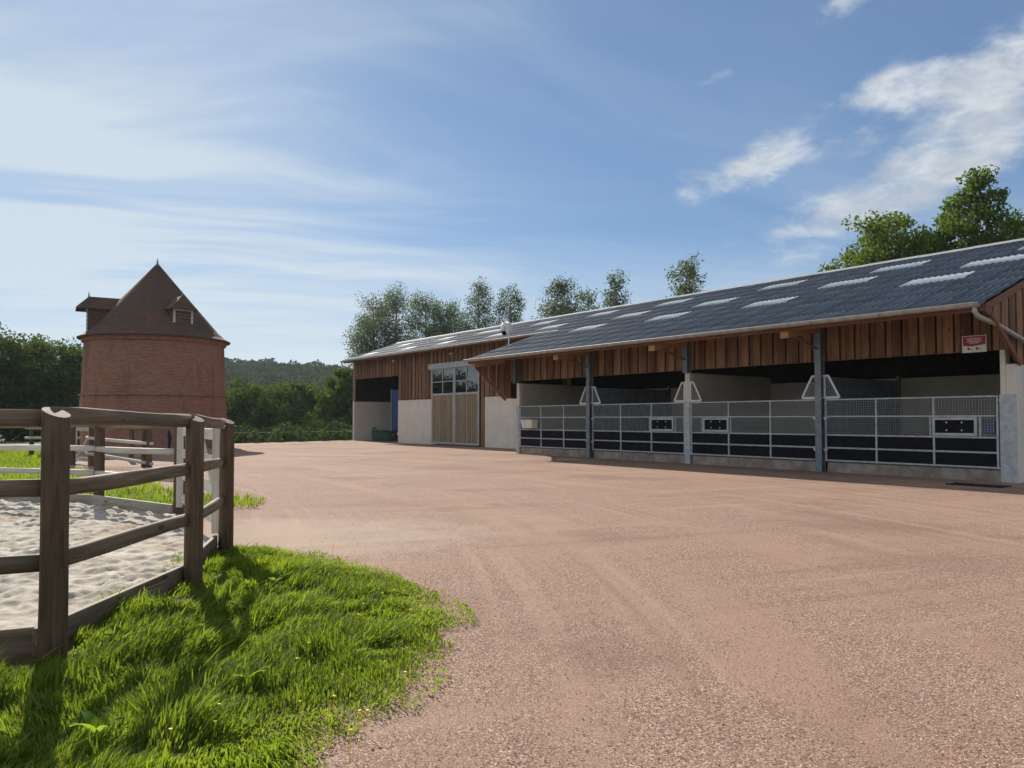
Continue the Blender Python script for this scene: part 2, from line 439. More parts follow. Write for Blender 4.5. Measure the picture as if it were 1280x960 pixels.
# ------------------------------------------------------------------ mesh helpers
def mesh_obj(name, me, material, parent=None, loc=(0, 0, 0), rot=None, smooth=False):
    o = bpy.data.objects.new(name, me)
    if material and not me.materials:
        me.materials.append(M[material])
    COL.objects.link(o)
    o.location = loc
    if rot is not None:
        o.rotation_euler = rot
    if parent:
        o.parent = parent
    if smooth:
        me.shade_smooth()
    return o
def arr_mesh(name, verts, faces_list):
    """fast mesh from numpy arrays; faces_list = list of (n,k) index arrays"""
    me = bpy.data.meshes.new(name)
    verts = np.asarray(verts, np.float32)
    me.vertices.add(len(verts)); me.vertices.foreach_set('co', verts.ravel())
    tot = np.concatenate([np.full(len(f), f.shape[1], np.int32) for f in faces_list])
    loops = np.concatenate([f.ravel() for f in faces_list]).astype(np.int32)
    me.loops.add(len(loops)); me.loops.foreach_set('vertex_index', loops)
    me.polygons.add(len(tot))
    start = np.concatenate([[0], np.cumsum(tot)[:-1]]).astype(np.int32)
    me.polygons.foreach_set('loop_start', start)
    me.update(calc_edges=True)
    me.validate()
    return me
class MB:
    def __init__(s):
        s.v = []; s.f = []
    def add(s, vs, fs):
        k = len(s.v)
        s.v += [tuple(v) for v in vs]; s.f += [tuple(i + k for i in f) for f in fs]
        return s
    def box(s, x0, x1, y0, y1, z0, z1):
        v = [(x, y, z) for z in (z0, z1) for y in (y0, y1) for x in (x0, x1)]
        return s.add(v, [(0, 2, 3, 1), (4, 5, 7, 6), (0, 1, 5, 4), (2, 6, 7, 3), (0, 4, 6, 2), (1, 3, 7, 5)])
    def bbox(s, x0, x1, y0, y1, z0, z1, c=0.006):
        """box with chamfered edges"""
        if x0 > x1: x0, x1 = x1, x0
        if y0 > y1: y0, y1 = y1, y0
        if z0 > z1: z0, z1 = z1, z0
        c = min(c, (x1 - x0) * .3, (y1 - y0) * .3, (z1 - z0) * .3)
        bm = bmesh.new()
        bmesh.ops.create_cube(bm, size=1)
        for v in bm.verts:
            v.co = Vector((x0 if v.co.x < 0 else x1, y0 if v.co.y < 0 else y1, z0 if v.co.z < 0 else z1))
        bmesh.ops.bevel(bm, geom=bm.edges[:], offset=c, segments=1, affect='EDGES')
        bm.verts.index_update()
        s.add([v.co.copy() for v in bm.verts], [[v.index for v in f.verts] for f in bm.faces])
        bm.free()
        return s
    def bar(s, a, b, w, h=None, up=(0, 0, 1)):
        """rectangular bar from a to b"""
        h = h or w
        a = Vector(a); b = Vector(b); d = (b - a).normalized()
        u = Vector(up)
        if abs(d.dot(u)) > 0.97:
            u = Vector((1, 0, 0))
        x = d.cross(u).normalized(); y = x.cross(d)
        vs = []
        for p in (a, b):
            for sx, sy in ((-1, -1), (1, -1), (1, 1), (-1, 1)):
                vs.append(p + x * sx * w / 2 + y * sy * h / 2)
        return s.add(vs, [(3, 2, 1, 0), (4, 5, 6, 7), (0, 1, 5, 4), (1, 2, 6, 5), (2, 3, 7, 6), (3, 0, 4, 7)])
    def tube(s, pts, r, n=10, caps=True):
        pts = [Vector(p) for p in pts]
        rs = r if isinstance(r, (list, tuple)) else [r] * len(pts)
        k = len(s.v)
        ref = None
        for i, p in enumerate(pts):
            d = (pts[min(i + 1, len(pts) - 1)] - pts[max(i - 1, 0)]).normalized()
            if ref is None:
                ref = Vector((0, 0, 1)) if abs(d.z) < 0.9 else Vector((1, 0, 0))
            x = d.cross(ref).normalized(); y = x.cross(d).normalized()
            ref = y
            for j in range(n):
                a = 2 * math.pi * j / n
                s.v.append(tuple(p + (x * math.cos(a) + y * math.sin(a)) * rs[i]))
        for i in range(len(pts) - 1):
            for j in range(n):
                a = k + i * n + j; b = k + i * n + (j + 1) % n
                s.f.append((a, b, b + n, a + n))
        if caps:
            s.f.append(tuple(k + j for j in range(n))[::-1])
            e = k + (len(pts) - 1) * n
            s.f.append(tuple(e + j for j in range(n)))
        return s
    def lathe(s, prof, n=24, c=(0, 0), a0=0.0, a1=2 * math.pi):
        full = abs(a1 - a0 - 2 * math.pi) < 1e-6
        k = len(s.v); m = n if full else n + 1
        for r, z in prof:
            for j in range(m):
                a = a0 + (a1 - a0) * j / n
                s.v.append((c[0] + r * math.cos(a), c[1] + r * math.sin(a), z))
        for i in range(len(prof) - 1):
            for j in range(n):
                a = k + i * m + j; b = k + i * m + (j + 1) % m
                s.f.append((a, b, b + m, a + m))
        return s
    def mesh(s, name):
        me = bpy.data.meshes.new(name)
        me.from_pydata(s.v, [], s.f)
        me.update()
        return me
    def build(s, name, material, parent=None, loc=(0, 0, 0), rot=None, smooth=False):
        return mesh_obj(name, s.mesh(name), material, parent, loc, rot, smooth)
def tag(o, label=None, cat=None, group=None, kind=None):
    if label: o['label'] = label
    if cat: o['category'] = cat
    if group: o['group'] = group
    if kind: o['kind'] = kind
    return o
def empty(name, loc, rz=0.0):
    o = bpy.data.objects.new(name, None)
    o.empty_display_size = 0.2
    COL.objects.link(o)
    o.location = loc
    o.rotation_euler = (0, 0, rz)
    return o
def vnoise(x, y, scale, seed):
    g = np.random.default_rng(seed).random((64, 64))
    x = np.asarray(x) * scale + 1000.; y = np.asarray(y) * scale + 1000.
    i = np.floor(x).astype(int); j = np.floor(y).astype(int)
    fx = x - i; fy = y - j
    fx = fx * fx * (3 - 2 * fx); fy = fy * fy * (3 - 2 * fy)
    a = g[i % 64, j % 64]; b_ = g[(i + 1) % 64, j % 64]; c_ = g[i % 64, (j + 1) % 64]; d_ = g[(i + 1) % 64, (j + 1) % 64]
    return a * (1 - fx) * (1 - fy) + b_ * fx * (1 - fy) + c_ * (1 - fx) * fy + d_ * fx * fy
def fbm(x, y, scale, seed, octv=4):
    r = 0; amp = 0.5
    for k in range(octv):
        r = r + amp * vnoise(x, y, scale * 2 ** k, seed + k); amp *= 0.5
    return r / (1 - 0.5 ** octv)
def inpoly(x, y, poly):
    x = np.asarray(x); y = np.asarray(y)
    r = np.zeros(x.shape, bool)
    n = len(poly)
    for i in range(n):
        x0, y0 = poly[i]; x1, y1 = poly[(i + 1) % n]
        if y0 == y1: continue
        c_ = ((y0 > y) != (y1 > y)) & (x < (x1 - x0) * (y - y0) / (y1 - y0) + x0)
        r ^= c_
    return r
def polydist(x, y, line):
    d = np.full(np.shape(x), 1e9)
    for (x0, y0), (x1, y1) in zip(line[:-1], line[1:]):
        dx_, dy_ = x1 - x0, y1 - y0
        q = np.clip(((x - x0) * dx_ + (y - y0) * dy_) / (dx_ * dx_ + dy_ * dy_), 0, 1)
        d = np.minimum(d, np.hypot(x - x0 - q * dx_, y - y0 - q * dy_))
    return d

# ------------------------------------------------------------------ terrain
def sst(x, a, b):
    q = np.clip((x - a) / (b - a), 0, 1); return q * q * (3 - 2 * q)
def ground_h(x, y):
    x = np.asarray(x, float); y = np.asarray(y, float)
    edge = 49.0 + 0.42 * np.clip(x + 18, 0, 22) + 0.25 * np.clip(-18 - x, 0, 40)
    edge = np.where(x > -8, 90.0 + (x + 8) * 0.5, edge)
    drop = -7.0 * sst(y - edge, 0.5, 30.0)
    # wooded hillside across the valley, falling to the right
    hill = 27.0 * sst(y, 190, 430) * (1 - 0.75 * sst(x, -170, 120))
    hill = hill + 4 * (fbm(x, y, 0.012, 5) - 0.5) * sst(y, 180, 300)
    return drop + hill * 1.0 - 0.03
def axis(parts):
    return np.unique(np.concatenate([np.arange(a, b, c) for a, b, c in parts]))
gx = axis([(-1500, -260, 60), (-260, -60, 8), (-60, 60, 2.0), (60, 260, 10), (260, 1501, 60)])
gy = axis([(-600, -40, 50), (-40, 100, 2.0), (100, 480, 8), (480, 1500, 60), (1500, 3001, 250)])
GX, GY = np.meshgrid(gx, gy)
GZ = ground_h(GX, GY)
nx, ny = len(gx), len(gy)
idx = np.arange(nx * ny).reshape(ny, nx)
quads = np.stack([idx[:-1, :-1], idx[:-1, 1:], idx[1:, 1:], idx[1:, :-1]], -1).reshape(-1, 4)
g = mesh_obj('ground', arr_mesh('ground', np.stack([GX, GY, GZ], -1).reshape(-1, 3), [quads]), 'field_grass', smooth=True)
tag(g, kind='structure')

def sheet(name, poly, step, material, zfun, kind='structure'):
    """flat-ish sheet clipped to a polygon, cells wholly or partly inside kept with border snapped"""
    bm = bmesh.new()
    vs = [bm.verts.new((x, y, 0)) for x, y in poly]
    bm.faces.new(vs)
    xs = [p[0] for p in poly]; ys = [p[1] for p in poly]
    for k in np.arange(min(xs) + step, max(xs), step):
        bmesh.ops.bisect_plane(bm, geom=bm.verts[:] + bm.edges[:] + bm.faces[:], plane_co=(k, 0, 0), plane_no=(1, 0, 0))
    for k in np.arange(min(ys) + step, max(ys), step):
        bmesh.ops.bisect_plane(bm, geom=bm.verts[:] + bm.edges[:] + bm.faces[:], plane_co=(0, k, 0), plane_no=(0, 1, 0))
    me = bpy.data.meshes.new(name)
    bm.to_mesh(me); bm.free()
    co = np.zeros(len(me.vertices) * 3, np.float32)
    me.vertices.foreach_get('co', co)
    co = co.reshape(-1, 3)
    co[:, 2] = zfun(co[:, 0], co[:, 1])
    me.vertices.foreach_set('co', co.ravel())
    me.update()
    o = mesh_obj(name, me, material, smooth=True)
    return tag(o, kind=kind)
yard_poly = [(-26, -12), (60, -12), (60, 40), (10, 66), (-6, 60), (-11.9, 56.5), (-17.6, 48.6), (-26, 47), (-34, 48), (-34, 30), (-26, 20)]
sheet('gravel_yard', yard_poly, 1.0, 'gravel', lambda x, y: 0.006 * (fbm(x, y, 0.5, 9) - 0.5) * np.clip(1 - np.hypot(x - 10, y - 20) / 400, 0, 1))

# riding ring corner points (posts)
RING = [(-4.80, 4.10), (-2.96, 4.94), (-2.93, 7.03), (-3.34, 8.92), (-5.30, 12.15), (-7.45, 13.75), (-9.9, 14.45), (-12.4, 14.2)]
P0, P1, P2_, P3, P4, P5, P6, P7 = RING
sand_poly = [(p[0], p[1]) for p in RING] + [(-14.0, 12.5), (-14.5, 5.0), (-9.0, 3.0)]
nxs, nys = np.arange(-13, -2.8, 0.032), np.arange(3.4, 14.6, 0.032)
SX, SY = np.meshgrid(nxs, nys)
SZ = 0.045 + 0.06 * (fbm(SX, SY, 1.6, 21, 4) - 0.5) + 0.070 * (np.abs(fbm(SX, SY, 4.2, 31, 5) - 0.5) * 2 - 0.25) * (0.4 + 1.2 * vnoise(SX, SY, 0.9, 61)) + 0.045 * (fbm(SX, SY, 12.0, 41, 2) - 0.5)
keep = inpoly(SX, SY, sand_poly) & (polydist(SX, SY, RING[:4]) > 0.12)
idx = np.arange(SX.size).reshape(SX.shape)
q4 = np.stack([idx[:-1, :-1], idx[:-1, 1:], idx[1:, 1:], idx[1:, :-1]], -1)
kq = keep[:-1, :-1] & keep[:-1, 1:] & keep[1:, 1:] & keep[1:, :-1]
SZ = np.maximum(SZ, 0.012)
o = mesh_obj('riding_ring_sand', arr_mesh('riding_ring_sand', np.stack([SX, SY, SZ], -1).reshape(-1, 3), [q4[kq]]), 'arena_sand', smooth=True)
tag(o, kind='structure')

# ------------------------------------------------------------------ grass
GRASS_EDGE = [(-0.85, 2.0), (-0.68, 3.43), (-0.54, 4.31), (-0.36, 5.1), (-0.40, 5.9), (-0.62, 6.75), (-1.10, 7.55), (-1.88, 8.45), (-2.5, 8.85), (-3.1, 9.25)]
grass_poly = [(-4.90, 4.16), (-4.9, 2.0)] + GRASS_EDGE + [(-3.42, 8.92), (-3.03, 7.03), (-3.03, 5.00)]
SOIL_EDGE = [(x - 0.45, y - 0.12) for x, y in GRASS_EDGE]
soil_poly = [(-4.80, 4.02), (-4.6, 2.0)] + SOIL_EDGE + [(-3.38, 8.85), (-3.03, 7.03), (-3.03, 4.98)]
sheet('grass_verge_soil', soil_poly, 0.25, 'soil', lambda x, y: 0.006 + 0.05 * np.clip(polydist(x, y, SOIL_EDGE) / 0.8, 0, 1) * fbm(x, y, 1.5, 3))
def blades(name, poly, n, hfun, wid, lean, seed, material, z0=0.01, edge=None, ragged=0.0):
    rg = np.random.default_rng(seed)
    xs = [p[0] for p in poly]; ys = [p[1] for p in poly]
    area_n = int(n * 2.4)
    x = rg.uniform(min(xs) - ragged, max(xs) + ragged, area_n); y = rg.uniform(min(ys) - ragged, max(ys) + ragged, area_n)
    jx = x + ragged * 2 * (fbm(x, y, 2.2, seed + 3) - 0.5); jy = y + ragged * 2 * (fbm(x, y, 2.2, seed + 5) - 0.5)
    k = inpoly(jx, jy, poly)
    if edge is not None:
        k &= rg.random(area_n) < np.clip(0.12 + polydist(x, y, edge) / 0.35, 0, 1)
    x, y = x[k][:n], y[k][:n]
    n = len(x)
    h = np.maximum(hfun(x, y), 0.012) * rg.uniform(0.35, 1.15, n) * np.where(rg.random(n) < 0.06, 1.5, 1.0)
    a = rg.uniform(0, 2 * np.pi, n)
    ca_ = 2 * np.pi * 2 * fbm(x, y, 1.1, seed + 9)
    ax_ = 0.45 * np.cos(a) + 0.75 * np.cos(ca_); ay_ = 0.45 * np.sin(a) + 0.75 * np.sin(ca_)
    ln = lean * rg.uniform(0.2, 1.3, n) * h
    lx, ly = ax_ * ln, ay_ * ln
    f = rg.uniform(0, 2 * np.pi, n)
    w = wid * rg.uniform(0.6, 1.4, n)
    wx_, wy_ = np.cos(f) * w, np.sin(f) * w
    z = np.full(n, z0)
    V = np.empty((n, 7, 3), np.float32)
    def lvl(i, fh, fl, fw):
        V[:, i, 0] = x + lx * fl - wx_ * fw; V[:, i, 1] = y + ly * fl - wy_ * fw; V[:, i, 2] = z + h * fh
        if fw > 0:
            V[:, i + 1, 0] = x + lx * fl + wx_ * fw; V[:, i + 1, 1] = y + ly * fl + wy_ * fw; V[:, i + 1, 2] = z + h * fh
    lvl(0, 0, 0, 1.0); lvl(2, 0.45, 0.16, 0.95); lvl(4, 0.80, 0.55, 0.62); lvl(6, 0.96, 1.05, 0)
    b0 = (np.arange(n) * 7)[:, None]
    q = np.concatenate([b0 + np.array([[0, 1, 3, 2]]), b0 + np.array([[2, 3, 5, 4]])])
    tr_ = b0 + np.array([[4, 5, 6]])
    o = mesh_obj(name, arr_mesh(name, V.reshape(-1, 3), [q, tr_]), material)
    return o
def hverge(x, y):
    d = polydist(x, y, GRASS_EDGE)
    cl = np.clip((vnoise(x, y, 3.2, 44) - 0.35) * 2.0, 0, 1.2); c2 = np.clip((vnoise(x, y, 7.5, 54) - 0.4) * 2, 0, 1)
    return (0.020 + 0.090 * np.clip(d / 1.1, 0, 1)) * (0.30 + 1.0 * cl + 0.7 * c2) - 0.035 * np.clip(0.30 - polydist(x, y, RING[:4]), 0, 0.30) / 0.30 * np.clip(d / 1.1, 0, 1)
tag(blades('verge_grass', grass_poly, 120000, hverge, 0.0050, 0.95, 5, 'grass_blade', 0.02, edge=GRASS_EDGE, ragged=0.28),
    'lush green grass on the verge outside the riding ring fence', 'grass', kind='stuff')
pad_poly = [(-5.5, 12.5), (-4.35, 13.4), (-4.55, 14.4), (-7.5, 16.5), (-10.5, 20.5), (-14.5, 24.0), (-18, 30), (-22.5, 37), (-34, 37), (-34, 14), (-14, 14.8), (-10, 14.75), (-7.5, 14.1)]
turf_poly = [(-5.7, 12.9), (-4.9, 13.5), (-5.0, 14.1), (-7.8, 16.1), (-10.9, 20.2), (-15, 24.0), (-18.5, 30), (-23, 36.7), (-34, 36.7), (-34, 14), (-14, 14.8), (-10, 14.75), (-7.5, 14.1)]
sheet('paddock_turf', turf_poly, 1.5, 'field_grass', lambda x, y: 0.007 + 0 * x)
tag(blades('paddock_grass', pad_poly, 70000, lambda x, y: 0.09 + 0.10 * fbm(x, y, 0.8, 13), 0.011, 0.6, 8, 'grass_blade', 0.015, ragged=0.3),
    'bright green grass of the paddock behind the sand ring', 'grass', kind='stuff')
ring_tufts = [(-3.0, 5.4), (-3.2, 6.9), (-3.6, 7.5), (-4.2, 5.0), (-3.12, 6.2)]
tp = [(-3.02, 5.0), (-3.02, 7.0), (-3.42, 8.8), (-3.75, 8.6), (-3.45, 7.2), (-3.55, 6.4), (-3.2, 5.6), (-4.7, 4.5), (-4.7, 4.2)]
tag(blades('ring_edge_weeds', tp, 2600, lambda x, y: 0.04 + 0.22 * np.clip(fbm(x, y, 2.0, 71) - 0.5, 0, 1), 0.004, 0.8, 18, 'grass_blade', 0.03, ragged=0.12),
    'sparse green weeds in the sand along the kick board', 'weeds', kind='stuff')
# yellow flowers strewn through the verge
fb = MB()
rg = np.random.default_rng(77)
cnt = 0
while cnt < 46:
    x, y = rg.uniform(-2.2, -0.4), rg.uniform(3.3, 8.6)
    if not inpoly(np.array([x]), np.array([y]), grass_poly)[0]: continue
    if polydist(np.array([x]), np.array([y]), GRASS_EDGE)[0] > 0.9: continue
    z = 0.08 + 0.10 * rg.random()
    fb.tube([(x, y, 0.02), (x + 0.01, y, z)], 0.0015, 4)
    r_ = 0.005 + 0.005 * rg.random()
    fb.lathe([(0.001, z + 0.006), (r_, z + 0.004), (r_ * 0.7, z - 0.004), (0.001, z - 0.006)], 7, (x + 0.01, y))
    cnt += 1
tag(fb.build('verge_flowers', 'flower_yellow'), 'tiny yellow flowers dotted through the verge grass', 'flowers', kind='stuff')
# broad-leaved weeds
def dock(x, y, n, s, seed, label):
    rg = random.Random(seed)
    root = empty('dock_plant', (x, y, 0.02))
    tag(root, label, 'plant')
    for k in range(n):
        a = 2 * math.pi * (k + rg.random() * 0.6) / n
        L_ = s * rg.uniform(0.7, 1.2); w = L_ * 0.17
        mb = MB(); pts = []
        for i in range(7):
            q = i / 6
            rr_ = L_ * q * 0.85; zz = L_ * (1.15 * q - 0.62 * q * q) + 0.04
            ww = w * math.sin(math.pi * min(1, 0.10 + q * 0.93)) ** 0.8
            for sx in (-1, 0, 1):
                pts.append((rr_ * math.cos(a) - sx * ww * math.sin(a), rr_ * math.sin(a) + sx * ww * math.cos(a), zz + (0.02 * L_ * 2 if sx else 0)))
        fs = []
        for i in range(6):
            for j in range(2):
                p_ = i * 3 + j
                fs.append((p_, p_ + 1, p_ + 4, p_ + 3))
        mb.add(pts, fs).build('leaf', 'dock_leaf', root, smooth=True)
dock(-2.02, 5.9, 6, 0.17, 1, 'broad-leaved dock in the grass facing the middle gap of the ring fence')
dock(-2.55, 5.05, 6, 0.18, 2, 'broad-leaved dock beside the foot of the slant-topped fence post')
dock(-1.50, 4.35, 6, 0.16, 3, 'broad-leaved dock in the open middle of the verge grass')
dock(-1.95, 3.62, 5, 0.18, 4, 'broad-leaved dock well away from the fence in deep grass')
dock(-2.15, 6.9, 6, 0.15, 5, 'small broad-leaved dock towards the entrance end of the verge grass')

# loose stones on the gravel
rg = np.random.default_rng(5)
n = 42000
yy = 2.6 + 9.0 * rg.random(n) ** 1.7
xx = rg.uniform(-0.78, 0.78, n) * yy
k = ~inpoly(xx, yy, grass_poly) & (xx > -2.6)
xx, yy = xx[k], yy[k]; n = len(xx)
s = (0.0022 + 0.0042 * rg.random(n) ** 2.5)
octv = np.array([[1, 0, 0], [-1, 0, 0], [0, 1, 0], [0, -1, 0], [0, 0, 1], [0, 0, -1]], np.float32)
octf = np.array([[0, 2, 4], [2, 1, 4], [1, 3, 4], [3, 0, 4], [2, 0, 5], [1, 2, 5], [3, 1, 5], [0, 3, 5]])
a = rg.uniform(0, 6.28, n); jit = rg.uniform(0.6, 1.25, (n, 6, 1))
V = octv[None] * jit * (s[:, None, None] * rg.uniform(0.7, 1.3, (n, 1, 3)) * np.array([1, 1, 0.7]))
c_, s_ = np.cos(a)[:, None], np.sin(a)[:, None]
V = np.stack([V[..., 0] * c_ - V[..., 1] * s_, V[..., 0] * s_ + V[..., 1] * c_, V[..., 2]], -1)
V[..., 0] += xx[:, None]; V[..., 1] += yy[:, None]; V[..., 2] += 0.006
mt, t, b = mat('loose_stone', 0.85, 0.2)
r_ = t.n('ShaderNodeNewGeometry').outputs['Random Per Island']
c = t.mix(r_, (0.26, 0.165, 0.125), (0.58, 0.42, 0.33))
c = t.mix(t.ss(t.m('FRACT', t.m('MULTIPLY', r_, 7.0)), 0.8, 0.9), c, (0.62, 0.54, 0.46))
t.put(b.inputs['Base Color'], c)
o = mesh_obj('loose_gravel', arr_mesh('loose_gravel', V.reshape(-1, 3), [(np.arange(n)[:, None, None] * 6 + octf[None]).reshape(-1, 3)]), 'loose_stone')
tag(o, 'loose pinkish gravel stones scattered over the yard', 'gravel', kind='stuff')

# ------------------------------------------------------------------ fences
def post_mesh(r, h, slant=0.05, n=14, seed=0):
    rg = random.Random(seed)
    mb = MB(); vs = []
    levels = [0, 0.25, 0.5, 0.8, 1.0]
    sd = rg.uniform(0, 6.28)
    for q in levels:
        for j in range(n):
            a = 2 * math.pi * j / n
            rr_ = r * (1 + rg.uniform(-0.03, 0.03)) * (1.04 - 0.05 * q)
            z = (h - 0.0) * q - 0.02
            if q == 1.0:
                z += slant * math.cos(a - math.pi + 0.35)
            vs.append((rr_ * math.cos(a), rr_ * math.sin(a), z))
    fs = []
    for i in range(len(levels) - 1):
        for j in range(n):
            p_ = i * n + j; q_ = i * n + (j + 1) % n
            fs.append((p_, q_, q_ + n, p_ + n))
    fs.append(tuple((len(levels) - 1) * n + j for j in range(n)))
    mb.add(vs, fs)
    me = mb.mesh('post')
    me.shade_smooth()
    for p in me.polygons:
        if len(p.vertices) > 4: p.use_smooth = False
    return me
def rail_mesh(L_, h=0.118, d=0.062, seed=0, n=10):
    """half-round timber rail along local x, slightly crooked"""
    rg = random.Random(seed)
    prof = []
    for j in range(n):
        a = 2 * math.pi * j / n
        c, s_ = math.cos(a), math.sin(a)
        prof.append((math.copysign(abs(c) ** 0.8, c) * d / 2, math.copysign(abs(s_) ** 0.62, s_) * h / 2))
    m = 7
    vs = []; fs = []
    p1, p2 = rg.uniform(0, 6), rg.uniform(0, 6)
    for i in range(m):
        q = i / (m - 1)
        off = 0.010 * math.sin(3.3 * q + p1) ; k_ = 1 + 0.05 * math.sin(7 * q + p2)
        for y, z in prof:
            vs.append((L_ * q, y * k_, z * k_ + off + rg.uniform(-0.0015, 0.0015)))
    for i in range(m - 1):
        for j in range(n):
            a = i * n + j; b_ = i * n + (j + 1) % n
            fs.append((a, a + n, b_ + n, b_))
    fs.append(tuple(range(n))); fs.append(tuple((m - 1) * n + j for j in range(n))[::-1])
    me = MB().add(vs, fs).mesh('rail')
    me.shade_smooth()
    return me
def span(name, me_fun, a, b, root, material, **kw):
    """object built along local x from a to b, child of root"""
    a = Vector(a); b = Vector(b); d = b - a
    me = me_fun(d.length, **kw)
    o = mesh_obj(name, me, material, root, a - root.location)
    o.rotation_euler = d.to_track_quat('X', 'Z').to_euler()
    return o
def kick_mesh(L_, h=0.20, d=0.045, seed=0):
    return MB().bbox(0, L_, -d / 2, d / 2, -h / 2, h / 2, 0.006).mesh('kick_board')
fence = empty('arena_fence', (P2_[0], P2_[1], 0))
tag(fence, 'brown timber post and rail fence with kick boards round the sand riding ring', 'fence')
ring_posts = [(P0, .082), (P1, .082), (P2_, .080), (P3, .080), (P4, .086), (P5, .086), (P6, .086), (P7, .086)]
tops = [1.62, 1.615, 1.58, 1.55, 1.50, 1.47, 1.45, 1.45]
for i, ((p, r_), hh) in enumerate(zip(ring_posts, tops)):
    o = mesh_obj('post', post_mesh(r_, hh, 0.035, 16, i), 'post_wood', fence, (p[0] - P2_[0], p[1] - P2_[1], 0))
ctr = Vector((-8.0, 9.0))
def inward(p, q, off):
    m_ = (Vector(p) + Vector(q)) / 2
    d = (Vector(q) - Vector(p)).normalized()
    nrm = Vector((-d.y, d.x))
    if nrm.dot(ctr - m_) < 0: nrm = -nrm
    return Vector((nrm.x * off, nrm.y * off, 0))
sd = 0
RZ = (1.565, 1.10, 0.63)
for i, (a, b) in enumerate(zip(RING[:-1], RING[1:])):
    if i == 3: continue                         # the gate hangs here
    off = inward(a, b, 0.045)
    dv = (Vector(b) - Vector(a)).normalized()
    da = -0.06 if i not in (0,) else -0.05
    k0 = {0: 0, 1: 0, 2: -0.03, 4: -0.10, 5: -0.12, 6: -0.12}[i]
    k1 = {0: 0, 1: -0.02, 2: -0.06, 4: -0.12, 5: -0.12, 6: -0.12}[i]
    for zz in RZ:
        sd += 1
        f_ = zz / 1.6
        pa = Vector((a[0] + dv.x * 0.03, a[1] + dv.y * 0.03, zz + k0 * f_)) + off
        pb = Vector((b[0] - dv.x * 0.03, b[1] - dv.y * 0.03, zz + k1 * f_)) + off
        if i >= 4 and zz < 1.5:
            rl = span('rail', rail_mesh, pa, pb, fence, 'pale_wood', seed=sd, h=0.105, d=0.105)  # whole rail pale: sun on its top put into the colour
        else:
            rl = span('rail', rail_mesh, pa, pb, fence, 'fence_wood', seed=sd)
    off = inward(a, b, 0.115)
    span('kick_board', kick_mesh, Vector((*a, 0.10)) + off, Vector((*b, 0.10)) + off, fence, 'lit_kick_wood' if i >= 4 else 'fence_wood')  # far boards paler than near ones, sunlight put into their colour
hk = MB().tube([(0, 0, 0), (0, -0.03, 0.01), (0.0, -0.05, -0.01), (0, -0.045, -0.03)], 0.008, 6)
hk.build('hook', 'pale_metal', fence, (P3[0] - P2_[0] + 0.01, P3[1] - P2_[1] - 0.085, 1.47), smooth=True)
# gate of the ring
def plank(L_, h=0.14, d=0.03, seed=0):
    return MB().bbox(0, L_, -d / 2, d / 2, -h / 2, h / 2, 0.005).mesh('plank')
ga = Vector((P4[0] + 0.12, P4[1] - 0.20, 0)); gb = Vector((P3[0] - 0.16, P3[1] + 0.22, 0))
gate = empty('ring_gate', ga)
tag(gate, 'pale plank gate with diagonal brace closing the riding ring', 'gate')
for zz in (1.36, 1.02, 0.68, 0.32):
    span('plank', plank, ga + Vector((0, 0, zz)), gb + Vector((0, 0, zz)), gate, 'pale_wood')
dv = (gb - ga).normalized(); nv = Vector((-dv.y, dv.x, 0))
if nv.x > 0: nv = -nv
for q in (0.02, 0.5, 0.985):
    p = ga.lerp(gb, q) + nv * 0.034
    span('upright', plank, p + Vector((0, 0, 0.18)), p + Vector((0, 0, 1.46)), gate, 'pale_wood', h=0.10, d=0.032)
for q0, q1 in ((0.03, 0.49), (0.97, 0.51)):
    p = ga.lerp(gb, q0) - nv * 0.034; q = ga.lerp(gb, q1) - nv * 0.034
    span('brace', plank, p + Vector((0, 0, 0.25)), q + Vector((0, 0, 1.34)), gate, 'pale_wood', h=0.09, d=0.03)

# paddock fence further back
pf = empty('paddock_fence', (-14.04, 25.4, 0))
tag(pf, 'weathered round-rail fence of the paddock before the brick tower', 'fence')
def pos(x, y):
    return Vector((x, y, 0))
PF = [pos(-11.72, 24.6), pos(-14.04, 25.4)]
pmesh = post_mesh(0.088, 1.35, 0.02, 12, 40)
for p in (pos(-11.72, 24.6), pos(-11.95, 24.75), pos(-14.04, 25.4), pos(-14.95, 25.9), pos(-13.9, 27.8)):
    mesh_obj('post', pmesh, 'post_wood', pf, p - pf.location)
def pole(L_, h=0.11, d=0.11, seed=0):
    return rail_mesh(L_, h, d, seed)
sd = 60
for a, za, b, zb in ((pos(-14.2, 25.4), 0.93, pos(-11.6, 24.55), 0.76), (pos(-14.2, 25.4), 0.42, pos(-11.6, 24.55), 0.10),
                     (pos(-14.04, 25.42), 1.26, pos(-11.8, 24.7), 1.26)):
    sd += 1
    span('rail', pole, a + Vector((0, 0, za)), b + Vector((0, 0, zb)), pf, 'pale_wood' if za < 1.2 else 'fence_wood', seed=sd)
pf2 = empty('paddock_corral', (-19.9, 31.5, 0))
tag(pf2, 'short run of two pale round rails on dark posts before the trees', 'fence')
for p in (pos(-19.95, 31.6), pos(-19.4, 31.5), pos(-18.8, 31.3), pos(-18.2, 31.0), pos(-17.6, 30.8)):
    mesh_obj('post', pmesh, 'post_wood', pf2, p - pf2.location)
for zz in (1.18, 0.78):
    span('rail', pole, pos(-20.2, 31.6) + Vector((0, 0, zz)), pos(-17.4, 30.7) + Vector((0, 0, zz)), pf2, 'pale_wood', seed=70 + int(zz * 10))
pg = empty('paddock_gate', (-15.0, 26.3, 0))
tag(pg, 'narrow pale plank gate with wire infill beside the round-rail fence', 'gate')
ga2, gb2 = pos(-15.25, 26.6), pos(-14.25, 25.75)
for zz, hh in ((1.22, 0.16), (0.5, 0.16), (0.18, 0.14)):
    span('plank', plank, ga2 + Vector((0, 0, zz)), gb2 + Vector((0, 0, zz)), pg, 'pale_wood', h=hh)
